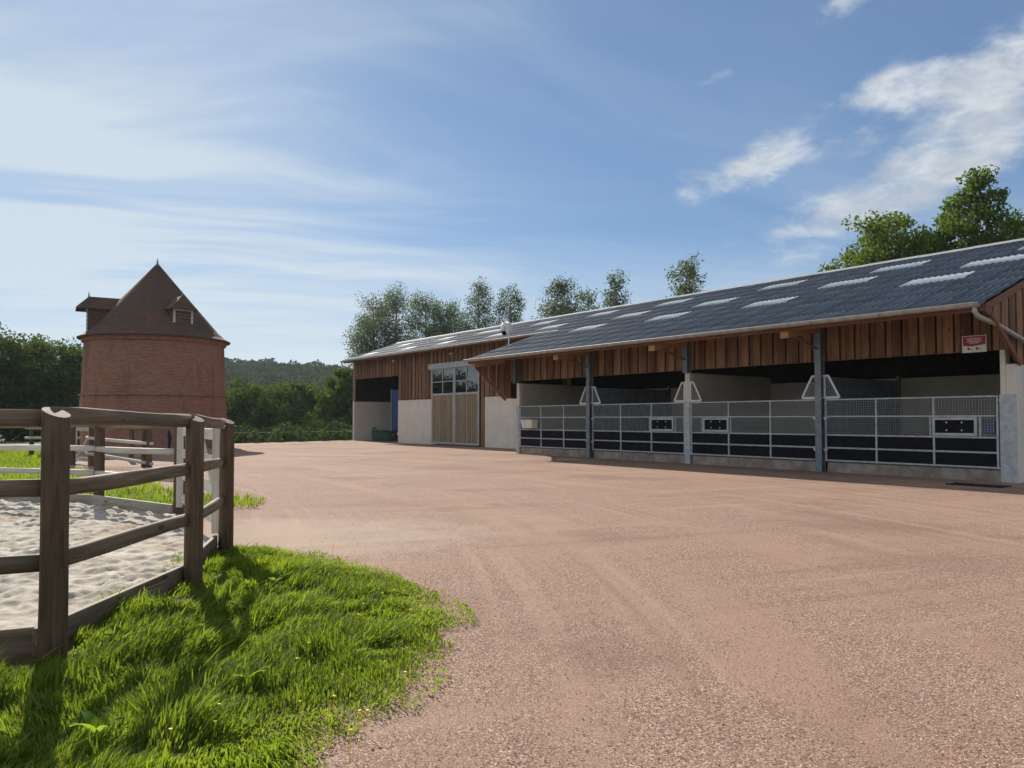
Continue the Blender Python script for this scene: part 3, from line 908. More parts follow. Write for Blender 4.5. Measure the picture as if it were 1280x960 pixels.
for q in (0.04, 0.96):
    p = ga2.lerp(gb2, q)
    span('upright', plank, p + Vector((0.0, -0.04, 0.05)), p + Vector((0.0, -0.04, 1.3)), pg, 'pale_wood', h=0.09)
span('brace', plank, ga2 + Vector((0, 0.04, 0.2)), gb2 + Vector((0, 0.04, 1.15)), pg, 'pale_wood', h=0.08)
hal = MB().tube([(0, 0, 0), (0.02, 0, -0.12), (0.01, 0.0, -0.26), (0.0, 0, -0.34)], [0.018, 0.03, 0.02, 0.012], 8)
ho = hal.build('hanging_halter', 'cloth_navy', None, (-5.56, 12.32, 1.37), smooth=True)
tag(ho, 'dark navy halter with pale clip hanging in the corner of the ring fence', 'halter')
MB().tube([(0, 0, -0.33), (0.015, 0, -0.37), (-0.01, 0, -0.40)], 0.016, 6).build('clip', 'pale_metal', ho)

# wire fence on the brow of the yard, with saplings
wf = empty('wire_fence', (-14.5, 53.0, 0))
tag(wf, 'thin wire fence along the far brow of the gravel yard', 'fence')
wa, wb = Vector((-19.2, 48.4, 0)), Vector((-11.2, 58.2, 0))
for q in np.linspace(0, 1, 5):
    p = wa.lerp(wb, q)
    MB().tube([(0, 0, -0.05), (0, 0, 0.85)], 0.03, 8).build('post', 'post_wood', wf, p - wf.location)
for zz in (0.66,):
    MB().tube([wa - wf.location + Vector((0, 0, zz)), wb - wf.location + Vector((0, 0, zz))], 0.010, 5).build('wire', 'pale_metal', wf)

# ------------------------------------------------------------------ long timber building: local x runs along the front, local y into it
AX = math.atan2(-0.797, 0.604)
CU = Vector((0.604, -0.797, 0)).normalized(); CV = Vector((0.797, 0.604, 0)).normalized()
def W(s, v, z=0.0):
    return CU * -s + CV * v + Vector((0, 0, z))
EAVE_V, EAVE_Z, PITCH, RIDGE_V = 19.0, 4.225, 0.345, 28.0
RIDGE_Z = EAVE_Z + PITCH * (RIDGE_V - EAVE_V)
def roofz(v):
    return EAVE_Z + PITCH * (v - EAVE_V)
GV, BV = 21.0, 24.3                                # stall front, barn front

class Bld:
    def __init__(s, name, s0, v0):
        s.s0, s.v0 = s0, v0
        s.root = empty(name, W(s0, v0), AX)
    def l(s, S, V, Z=0.0):
        return Vector((s.s0 - S, V - s.v0, Z))
    def box(s, name, material, S0, S1, V0, V1, Z0, Z1, parent=None, c=0.006):
        """chamfered box with its origin at its own base corner"""
        a = s.l(max(S0, S1), min(V0, V1), Z0)
        mb = MB().bbox(0, abs(S1 - S0), 0, abs(V1 - V0), 0, Z1 - Z0, c)
        p = parent or s.root
        loc = a - (Vector(p.location) if parent else Vector())
        return mb.build(name, material, p, loc)
STB = Bld('stable', 17.43, GV)
BRN = Bld('barn', 40.0, BV)
tag(STB.root, 'open-fronted timber stable with four gated stalls under a corrugated roof', 'stable')
tag(BRN.root, 'board-clad barn with a sliding glazed door and an open bay', 'barn')

# ---- roofs of single corrugated sheets
COLW = 0.92
def sheet_mesh(rows_len, width=COLW, waves=5, amp=0.028):
    n = waves * 6
    vs = []; fs = []
    for j, q in enumerate((0.0, rows_len)):
        for i in range(n + 1):
            x = (width + 0.001) * i / n
            z = amp * math.cos(2 * math.pi * waves * i / n)
            vs.append((x, q, z))
    for j in range(1):
        for i in range(n):
            a = i
            fs.append((a, a + 1, a + n + 2, a + n + 1))
    k = len(vs)                                    # lower lip gives the sheet its thickness
    for i in range(n + 1):
        v = vs[i]; vs.append((v[0], v[1] + 0.004, v[2] - 0.036))
    for i in range(n):
        fs.append((i + 1, i, k + i, k + i + 1))
    me = MB().add(vs, fs).mesh('roof_sheet')
    me.shade_smooth()
    return me
ROWS_V = 0.9
SLOPE = math.atan(PITCH)
sheet_dark = sheet_mesh(ROWS_V / math.cos(SLOPE) + 0.10)
sheet_dark.materials.append(M['roof_sheet'])
sheet_light = sheet_mesh(ROWS_V / math.cos(SLOPE) + 0.10, amp=0.014)
sheet_light.materials.append(M['translucent_sheet'])
def roof(B, S_near, S_far, v_first, light):
    cols = int(round((S_far - S_near) / COLW))
    row0 = int(round((v_first - EAVE_V) / ROWS_V))
    # deck under the sheets keeps the loft dark; front and rear slope
    mb = MB()
    def prism(v0, v1, z0, z1):
        th = 0.07
        vs = []
        for S in (S_near + 0.05, S_far - 0.02):
            for V, Z in ((v0, z0 - 0.06), (v1, z1 - 0.06), (v1, z1 - 0.06 - th), (v0, z0 - 0.06 - th)):
                vs.append(B.l(S, V, Z))
        mb.add(vs, [(0, 1, 2, 3), (7, 6, 5, 4), (0, 4, 5, 1), (2, 6, 7, 3), (1, 5, 6, 2), (0, 3, 7, 4)])
    prism(v_first + 0.06, RIDGE_V - 0.02, roofz(v_first + 0.06), roofz(RIDGE_V - 0.02))
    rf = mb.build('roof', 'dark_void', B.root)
    for c in range(cols):
        for r in range(row0, 10):
            S = S_far - c * COLW
            v0 = EAVE_V + r * ROWS_V
            lt = (r, round(S, 2)) in light if False else any(r == rr_ and abs(S - COLW / 2 - ss_) < 0.93 for rr_, ss_ in light)
            o = mesh_obj('roof_sheet', sheet_light if lt else sheet_dark, None, rf, B.l(S, v0 - 0.06, roofz(v0 - 0.06) + 0.018))
            o.rotation_euler = (SLOPE - 0.024, 0, 0)
    # rear slope
    mb = MB()
    n = int((S_far - S_near) / COLW * 5 * 4)
    vs = []; fs = []
    for V, Z in ((RIDGE_V + 0.02, RIDGE_Z), (37.0, RIDGE_Z - PITCH * 9)):
        for i in range(n + 1):
            S = S_near + (S_far - S_near) * i / n
            vs.append(B.l(S, V, Z + 0.026 * math.cos(2 * math.pi * i / 4)))
    for i in range(n):
        fs.append((i, i + 1, i + n + 2, i + n + 1))
    mb.add(vs, fs).build('rear_slope', 'roof_sheet', rf, smooth=True)
    # ridge capping in lengths
    k = 0
    L_ = 1.84
    S = S_near
    while S < S_far - 0.1:
        e = min(S + L_, S_far)
        mb = MB()
        vs = []
        for q in (S, e + 0.03):
            for V, Z in ((RIDGE_V - 0.24, roofz(RIDGE_V - 0.24) + 0.05), (RIDGE_V, RIDGE_Z + 0.085), (RIDGE_V + 0.24, roofz(RIDGE_V - 0.24) + 0.05),
                         (RIDGE_V + 0.24, roofz(RIDGE_V - 0.24) + 0.03), (RIDGE_V, RIDGE_Z + 0.05), (RIDGE_V - 0.24, roofz(RIDGE_V - 0.24) + 0.03)):
                vs.append(B.l(q, V, Z + 0.006 * (k % 2)))
        fs = [(i, (i + 1) % 6, (i + 1) % 6 + 6, i + 6) for i in range(6)] + [(5, 4, 3, 2, 1, 0), (6, 7, 8, 9, 10, 11)]
        mb.add(vs, fs).build('ridge_cap', 'ridge_metal', rf)
        S = e; k += 1
    return rf
light_s = [(4, 10.1 + 4.97 * k) for k in range(4)] + [(6, 8.9 + 4.97 * k) for k in range(4)] + [(8, 12.75 + 4.97 * k) for k in range(4)] + [(8, 8.0)]
light_b = [(6, 28.9 + 5.1 * k) for k in range(5)] + [(8, 32.0 + 5.1 * k) for k in range(4)] + [(5, 34 + 5.1 * k) for k in range(0)]
S_NEAR, S_JOIN, S_FAR = 7.20, 28.36, 51.36
rf_s = roof(STB, S_NEAR, S_JOIN, EAVE_V, light_s)
rf_b = roof(BRN, S_JOIN, S_FAR, EAVE_V + 5 * ROWS_V, light_b)
# the barn eave stops one row short of the join plane
# ---- gutters
def gutter(B, S0, S1, V, Z, r=0.085):
    mb = MB()
    n = 8; vs = []
    for S in (S0, S1):
        for rr_ in (r, r - 0.008):
            for j in range(n + 1):
                a = math.pi + math.pi * j / n
                vs.append(B.l(S, V + rr_ * math.cos(a), Z + rr_ * math.sin(a)))
    fs = []; m_ = 2 * (n + 1)
    for j in range(n):
        fs.append((j, j + 1, m_ + j + 1, m_ + j))
        fs.append((n + 1 + j, m_ + n + 1 + j, m_ + n + 2 + j, n + 2 + j))
    fs += [(0, m_, m_ + n + 1, n + 1), (n, n + n + 1, m_ + 2 * n + 1, m_ + n)]
    fs.append(tuple(range(n + 1))); fs.append(tuple(m_ + j for j in range(n + 1))[::-1])
    mb.add(vs, fs)
    mb.tube([B.l(S0, V - r, Z + 0.004), B.l(S1, V - r, Z + 0.004)], 0.012, 6)
    g_ = mb.build('gutter', 'zinc_gutter', B.root, smooth=False)
    S = min(S0, S1) + 0.4
    while S < max(S0, S1):
        pts = [B.l(S, V + (r + 0.006) * math.cos(math.pi + math.pi * j / 8), Z + (r + 0.006) * math.sin(math.pi + math.pi * j / 8)) for j in range(9)]
        bm_ = MB()
        for p, q in zip(pts[:-1], pts[1:]):
            bm_.bar(p, q, 0.03, 0.006, up=(1, 0, 0))
        bm_.build('gutter_bracket', 'zinc_gutter', g_)
        S += 1.85
    return g_
gutter(STB, S_NEAR + 0.12, S_JOIN + 0.05, EAVE_V - 0.11, EAVE_Z - 0.02, 0.10)
gutter(BRN, S_JOIN - 1.2, S_FAR + 0.05, 23.40, roofz(23.5) - 0.03, 0.09)
STB.box('fascia', 'fascia_wood', S_NEAR + 0.03, S_JOIN, EAVE_V + 0.02, EAVE_V + 0.05, EAVE_Z - 0.20, EAVE_Z - 0.035)
BRN.box('fascia', 'fascia_wood', S_JOIN + 0.02, S_FAR, 23.53, 23.56, roofz(23.5) - 0.19, roofz(23.5) - 0.03)
dp = MB()
dp.tube([STB.l(7.42, 18.90, 4.13), STB.l(7.42, 18.92, 4.02), STB.l(7.40, 19.02, 3.92), STB.l(7.34, 19.22, 3.86), STB.l(7.26, 19.6, 3.78), STB.l(7.14, 21.15, 3.42), STB.l(7.13, 21.42, 3.34), STB.l(7.13, 21.50, 3.2), STB.l(7.13, 21.50, 0.0)], 0.058, 12)
dp.build('downpipe', 'zinc_gutter', STB.root, smooth=True)
BRN_dp = MB().tube([BRN.l(51.34, 23.4, 5.66), BRN.l(51.40, 23.45, 5.45), BRN.l(51.42, 23.9, 5.30), BRN.l(51.37, 24.30, 5.12), BRN.l(51.37, 24.36, 4.9), BRN.l(51.37, 24.36, 0)], 0.045, 10)
BRN_dp.build('downpipe', 'zinc_gutter', BRN.root, smooth=True)

# ---- board-on-board cladding: every board its own piece
def board_mesh(w, h, d=0.030):
    return MB().bbox(0, w, 0, d, 0, h, 0.004).mesh('board')
def cladding(B, name, segs, V, period=0.45):
    """segs: list of (S0, S1, z0, z1); boards stand on the outer face V"""
    S_a = min(a[0] for a in segs); S_b = max(a[1] for a in segs)
    z_a = min(a[2] for a in segs); z_b = max(a[3] for a in segs)
    mb = MB()
    for S0, S1, z0, z1 in segs:                       # dark backing just behind the boards
        p, q = B.l(S1, V + 0.085, z0 + 0.02), B.l(S0, V + 0.13, z1)
        mb.bbox(p.x, q.x, p.y, q.y, p.z, q.z)
    base = mb.build(name, 'dark_void', B.root)
    cache = {}
    rg = random.Random(int(V * 10))
    for S0, S1, z0, z1 in segs:
        n = max(1, int(round((S1 - S0) / period)))
        per = (S1 - S0) / n
        for layer in (0, 1):
            w = 0.25 if layer else per - 0.305
            for k in range(n + (0 if layer else 0)):
                dz = rg.uniform(-0.006, 0.006)
                key = (round(w, 3), round(z1 - z0, 3))
                if key not in cache:
                    cache[key] = board_mesh(key[0], key[1])
                    cache[key].materials.append(M['cladding_wood'])
                if layer:
                    s_right = S0 + per * k + 0.012
                    o = mesh_obj('board', cache[key], None, base, B.l(s_right + w, V, z0 + dz))
                else:
                    s_right = S0 + per * k + 0.285
                    o = mesh_obj('board', cache[key], None, base, B.l(min(s_right + w, S1), V + 0.035, z0 + dz + 0.004))
    return base
cladding(STB, 'front_cladding', [(7.42, 27.9, 3.27, 4.80)], GV)
DOOR0, DOOR1 = 35.03, 40.12
cladding(BRN, 'front_cladding', [(S_JOIN - 1.0, DOOR0 - 0.42, 2.80, 5.72), (DOOR0 - 0.42, DOOR0, 0.02, 5.72), (DOOR0, DOOR1, 4.70, 5.72), (DOOR1, 44.56, 2.83, 5.72), (44.56, 50.95, 4.43, 5.72), (50.95, 51.32, 2.83, 5.72)], BV)
# concrete panels of the barn front
def panel(S0, S1):
    BRN.box('concrete_panel', 'concrete_cream', S0, S1, BV + 0.02, BV + 0.19, -0.05, 2.79, c=0.012)
panel(S_JOIN - 1.2, 31.9); panel(31.915, DOOR0 - 0.43); panel(DOOR1 + 0.05, 44.56)
# barn body: far end wall, rear wall, floor of open bay, partition
BRN.box('end_wall', 'concrete_cream', 51.10, 51.30, BV + 0.0, 35.0, -0.05, 2.83)
BRN.box('end_post', 'concrete_cream', 51.08, 51.31, BV - 0.02, BV + 0.25, -0.05, 2.82)
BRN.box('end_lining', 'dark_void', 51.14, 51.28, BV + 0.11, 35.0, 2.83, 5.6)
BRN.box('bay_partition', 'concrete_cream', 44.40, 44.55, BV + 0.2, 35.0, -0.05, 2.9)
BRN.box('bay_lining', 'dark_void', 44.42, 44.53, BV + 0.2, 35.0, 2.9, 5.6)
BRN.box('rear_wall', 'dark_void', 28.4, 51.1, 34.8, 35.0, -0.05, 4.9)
def gable_tri(B, S, name, vlist):
    return None
# gable of the far end above the wall
mb = MB()
prof_ = ((24.32, 5.55), (24.32, 5.93), (28.0, 7.2), (35.0, 4.80), (35.0, 4.5))
vs = [BRN.l(51.15, V, Z) for V, Z in prof_] + [BRN.l(51.27, V, Z) for V, Z in prof_]
mb.add(vs, [(0, 1, 2, 3, 4), (9, 8, 7, 6, 5)] + [(i, i + 5, (i + 1) % 5 + 5, (i + 1) % 5) for i in range(5)]).build('far_gable', 'cladding_wood', BRN.root)
# ---- sliding door: two leaves
def leaf(S0, S1, V):
    B = BRN
    fr = MB()
    w = 0.10
    def bb(a0, a1, z0, z1, d0=0.0, d1=0.06):
        p, q = B.l(a1, V - d1, z0), B.l(a0, V - d0, z1)
        fr.bbox(p.x, q.x, p.y, q.y, p.z, q.z, 0.005)
    z0, zm, z1 = 0.06, 2.98, 4.60
    bb(S0, S0 + w, z0, z1); bb(S1 - w, S1, z0, z1)
    bb(S0 + w, S1 - w, z0, z0 + 0.13); bb(S0 + w, S1 - w, zm, zm + 0.12); bb(S0 + w, S1 - w, z1 - 0.10, z1)
    sm = (S0 + S1) / 2; zg = (zm + 0.12 + z1 - 0.10) / 2
    bb(sm - 0.03, sm + 0.03, zm + 0.12, z1 - 0.10, 0.005, 0.055)
    bb(S0 + w, sm - 0.03, zg - 0.025, zg + 0.025, 0.006, 0.052); bb(sm + 0.03, S1 - w, zg - 0.025, zg + 0.025, 0.006, 0.052)
    d = fr.build('sliding_door', 'galvanised', B.root)
    for a0, a1 in ((S0 + w, sm - 0.03), (sm + 0.03, S1 - w)):
        for b0, b1 in ((zm + 0.12, zg - 0.025), (zg + 0.025, z1 - 0.10)):
            tl = random.uniform(-0.012, 0.012)
            p, q = B.l(a1, V - 0.034, b0), B.l(a0, V - 0.026, b1)
            o = MB().box(0, q.x - p.x, 0, q.y - p.y, 0, q.z - p.z).build('pane', 'glass', d, p)
            o.rotation_euler = (random.uniform(-0.055, -0.010), 0, tl * 1.6)
    n = 13
    per = (S1 - S0 - 2 * w) / n
    me = MB().bbox(0, per - 0.062, 0, 0.034, 0, zm - z0 - 0.13, 0.006).mesh('slat')
    me.materials.append(M['door_slat_wood'])
    for k in range(n):
        mesh_obj('slat', me, None, d, B.l(S0 + w + per * (k + 1) - 0.031, V - 0.05, z0 + 0.13))
    p, q = B.l(S1 - w, V - 0.006, z0 + 0.1), B.l(S0 + w, V - 0.001, zm + 0.02)
    MB().box(p.x, q.x, p.y, q.y, p.z, q.z).build('backing', 'dark_void', d)
    return d
leaf(DOOR0, (DOOR0 + DOOR1) / 2 - 0.01, BV - 0.03)
leaf((DOOR0 + DOOR1) / 2 + 0.01, DOOR1, BV - 0.045)
BRN.box('door_track', 'galvanised', 33.75, DOOR1 + 0.25, BV - 0.20, BV - 0.028, 4.58, 4.93, c=0.02)
for S in (44.9, 37.8):
    lamp = MB()
    lamp.bbox(-0.05, 0.05, -0.02, 0.03, -0.05, 0.05, 0.01)
    lamp.tube([(0, -0.02, 0), (0, -0.11, -0.03), (0, -0.19, -0.05)], [0.06, 0.075, 0.085], 10)
    lamp.build('spotlight', 'white_plastic', BRN.root, BRN.l(S, BV - 0.034, 5.45))

# ---- stable: posts, walls, beams
POSTS = [7.49, 12.43, 17.43, 22.39, 27.11]
def hcol(S, V0, z0, z1, name='steel_post', d=0.22, w=0.20):
    mb = MB()
    def bb(a0, a1, v0, v1):
        p, q = STB.l(a1, v0, z0), STB.l(a0, v1, z1)
        mb.bbox(p.x, q.x, p.y, q.y, p.z, q.z, 0.003)
    bb(S - w / 2, S + w / 2, V0, V0 + 0.016)
    bb(S - w / 2, S + w / 2, V0 + d - 0.016, V0 + d)
    bb(S - 0.006, S + 0.006, V0 + 0.016, V0 + d - 0.016)
    return mb.build(name, 'post_steel', STB.root)
for S in (12.43, 22.39):
    hcol(S, GV - 0.24, -0.05, 4.80)
hcol(17.43, GV - 0.24, 3.16, 4.80, 'upper_steel_post'); hcol(27.25, GV - 0.24, 3.16, 4.80, 'upper_steel_post')
def wing_wall(S, zt, w=0.20):
    STB.box('stall_wall', 'shaded_concrete', S - w / 2, S + w / 2, GV + 0.05, 25.7, -0.05, zt, c=0.012)
    STB.box('wall_end', 'concrete_cream', S - w / 2 - 0.002, S + w / 2 + 0.002, GV - 0.12, GV + 0.05, -0.05, zt + 0.004, c=0.012)
    mb = MB()
    for a0, a1, v0, v1 in ((S - w / 2 - 0.012, S + w / 2 + 0.012, GV - 0.135, GV - 0.125), (S - w / 2 - 0.013, S - w / 2 - 0.004, GV - 0.124, GV + 0.16), (S + w / 2 + 0.004, S + w / 2 + 0.013, GV - 0.124, GV + 0.16)):
        p, q = STB.l(a1, v0, 0.0), STB.l(a0, v1, 2.16)
        mb.bbox(p.x, q.x, p.y, q.y, p.z, q.z, 0.002)
    mb.build('wall_guard', 'galvanised', STB.root)
wing_wall(27.11, 3.16); wing_wall(17.43, 3.16)
# end wall by the yard corner: thicker, with a long side along the gable
STB.box('gable_wall', 'concrete_cream', 7.30, 7.52, GV - 0.12, 35.0, -0.05, 2.90, c=0.012)
mb = MB()
for a0, a1, v0, v1 in ((7.285, 7.66, GV - 0.14, GV - 0.128), (7.65, 7.66, GV - 0.126, GV + 0.2)):
    p, q = STB.l(a1, v0, 0.0), STB.l(a0, v1, 2.16)
    mb.bbox(p.x, q.x, p.y, q.y, p.z, q.z, 0.002)
mb.build('wall_guard', 'galvanised', STB.root)
STB.box('corner_pier', 'concrete_cream', 7.522, 7.645, GV - 0.12, GV + 0.2, -0.05, 3.26, c=0.01)
# back wall and light corrugated partitions
STB.box('stall_back_wall', 'shaded_concrete', 7.52, 27.0, 25.7, 25.88, -0.05, 2.92, c=0.01)
STB.box('loft_dark_sheet', 'dark_void', 7.52, 27.0, 26.2, 26.26, 2.92, 6.5)  # black sheet painted in for the darkness of the loft opening
def corr(S):
    n = 120; vs = []; fs = []
    for z in (0.9, 2.82):
        for i in range(n + 1):
            V = GV + 0.12 + (25.6 - GV - 0.12) * i / n
            vs.append(STB.l(S + 0.014 * math.cos(i * math.pi / 2), V, z))
    for i in range(n):
        fs.append((i, i + 1, i + n + 2, i + n + 1))
    MB().add(vs, fs).build('corrugated_partition', 'post_steel', STB.root)
    STB.box('partition_boarding', 'black_panel', S - 0.03, S + 0.03, GV + 0.1, 25.6, -0.02, 0.93)
    STB.box('partition_post', 'post_steel', S - 0.05, S + 0.05, 25.58, 25.69, -0.02, 3.0)
corr(12.43); corr(22.39)
# kerbs and floor
for a, b in zip(POSTS[:-1], POSTS[1:]):
    STB.box('kerb', 'concrete_kerb', a + 0.16, b - 0.16, GV - 0.06, GV + 0.12, -0.05, 0.30, c=0.02)
STB.box('stall_floor', 'straw', 7.5, 27.0, GV + 0.12, 25.7, -0.05, 0.12)
# straw banked up in the end stall
mb = MB()
bm = bmesh.new(); bmesh.ops.create_icosphere(bm, subdivisions=3, radius=1)
bm.verts.index_update()
vv = [(v.co.x * 1.1 + 0.1 * random.uniform(-1, 1), v.co.y * 0.7 + 0.07 * random.uniform(-1, 1), max(0, v.co.z) * 1.05 + 0.05 * random.uniform(-1, 1)) for v in bm.verts]
mb.add(vv, [[v.index for v in f.verts] for f in bm.faces]); bm.free()
o = mb.build('straw_heap', 'straw', None, W(11.0, 23.9, 0.12), smooth=True)
tag(o, 'heap of yellow straw bedding in the stall with the hatch by the gable', 'straw heap')
# beam ends carrying the eave, with steel struts
for S in (12.43, 17.43, 22.39, 28.05):
    mb = MB()
    p, q = STB.l(S + 0.13, EAVE_V + 0.08, 3.86), STB.l(S - 0.13, GV - 0.28, 4.06)
    vs = [(p.x, p.y, 3.84), (q.x, p.y, 3.84), (q.x, q.y, 4.10), (p.x, q.y, 4.10), (p.x, p.y, 4.13), (q.x, p.y, 4.13), (q.x, q.y, 4.63), (p.x, q.y, 4.63)]
    mb.add(vs, [(0, 3, 2, 1), (4, 5, 6, 7), (0, 1, 5, 4), (1, 2, 6, 5), (2, 3, 7, 6), (3, 0, 4, 7)])
    mb.build('beam_end', 'fresh_wood', STB.root)
    if S < 28:
        MB().bar(STB.l(S, EAVE_V + 0.35, 4.0), STB.l(S, GV - 0.24, 3.62), 0.05, 0.05).build('strut', 'post_steel', STB.root)
# wall plate beam at the stall front head
STB.box('lintel', 'post_steel', 7.7, 27.0, GV + 0.12, GV + 0.24, 3.28, 3.50)
# ---- gables of the stable: boards cut to the roof line
def gable(S, name, v_list_far, side, z_low, out):
    """vertical boards on the plane S; z_low(v) gives the lower edge"""
    mb = MB()
    period = 0.45
    pts_v = np.arange(EAVE_V + 0.12, v_list_far, period)
    base = None
    first = True
    for k, v0 in enumerate(pts_v):
        for layer in (1, 0):
            a = v0 if layer else v0 + 0.285
            b = a + (0.25 if layer else 0.145)
            d0 = 0.0 if layer else 0.027
            def top(v):
                return (roofz(v) if v < RIDGE_V else RIDGE_Z - PITCH * (v - RIDGE_V)) - 0.10
            x0 = S - out * 0 + d0 * side; x1 = x0 + 0.024 * side
            vs = []
            for S_ in (x0, x1):
                for V, Z in ((a, z_low(a)), (b, z_low(b)), (b, top(b)), (a, top(a))):
                    vs.append(STB.l(S_, V, Z))
            o_ = vs[0].copy()
            m2 = MB().add([v - o_ for v in vs], [(0, 1, 2, 3), (7, 6, 5, 4), (0, 4, 5, 1), (1, 5, 6, 2), (2, 6, 7, 3), (3, 7, 4, 0)])
            if first:
                base = empty('x', (0, 0, 0)); bpy.data.objects.remove(base)
                bb = MB()
                q = [(GV + 0.1, z_low(GV + 0.1)), (v_list_far, z_low(v_list_far)), (v_list_far, top(v_list_far)), (RIDGE_V, top(RIDGE_V)), (GV + 0.1, top(GV + 0.1))]
                w_ = [STB.l(S + side * 0.06, V, Z) for V, Z in q] + [STB.l(S + side * 0.10, V, Z) for V, Z in q]
                bb.add(w_, [(0, 1, 2, 3, 4), (9, 8, 7, 6, 5)] + [(i, i + 5, (i + 1) % 5 + 5, (i + 1) % 5) for i in range(5)])
                base = bb.build(name, 'dark_void', STB.root)
                first = False
            m2.build('board', 'cladding_wood', base, o_)
    return base
def zl_right(v):
    return 2.91 if v >= GV - 0.12 else 2.91 + (4.06 - 2.91) * (GV - 0.12 - v) / (GV - 0.12 - EAVE_V - 0.12)
gable(7.26, 'gable_cladding', 34.8, 1, zl_right, 0)
def zl_left(v):
    return 2.5 if v >= GV - 0.12 else 2.5 + (4.06 - 2.5) * (GV - 0.12 - v) / (GV - 0.12 - EAVE_V - 0.12)
gable(27.98, 'side_cladding', 24.2, -1, zl_left, 0)
MB().bar(STB.l(28.06, EAVE_V + 0.12, 4.0), STB.l(28.06, GV - 0.1, 2.45), 0.07, 0.14).build('edge_board', 'fascia_wood', STB.root)
MB().bar(STB.l(7.22, EAVE_V + 0.30, 3.98), STB.l(7.22, GV - 0.05, 2.88), 0.05, 0.09).build('edge_board', 'fascia_wood', STB.root)
# verge boards under the sheet ends
for S in (7.235, 28.30):
    vs = []
    for q in (S - 0.015, S + 0.015):
        for V, Z in ((EAVE_V + 0.02, EAVE_Z - 0.21), (RIDGE_V, RIDGE_Z - 0.21), (RIDGE_V, RIDGE_Z - 0.035), (EAVE_V + 0.02, EAVE_Z - 0.035)):
            vs.append(STB.l(q, V, Z))
    MB().add(vs, [(0, 1, 2, 3), (7, 6, 5, 4), (0, 4, 5, 1), (1, 5, 6, 2), (2, 6, 7, 3), (3, 7, 4, 0)]).build('verge_board', 'fascia_wood', STB.root)

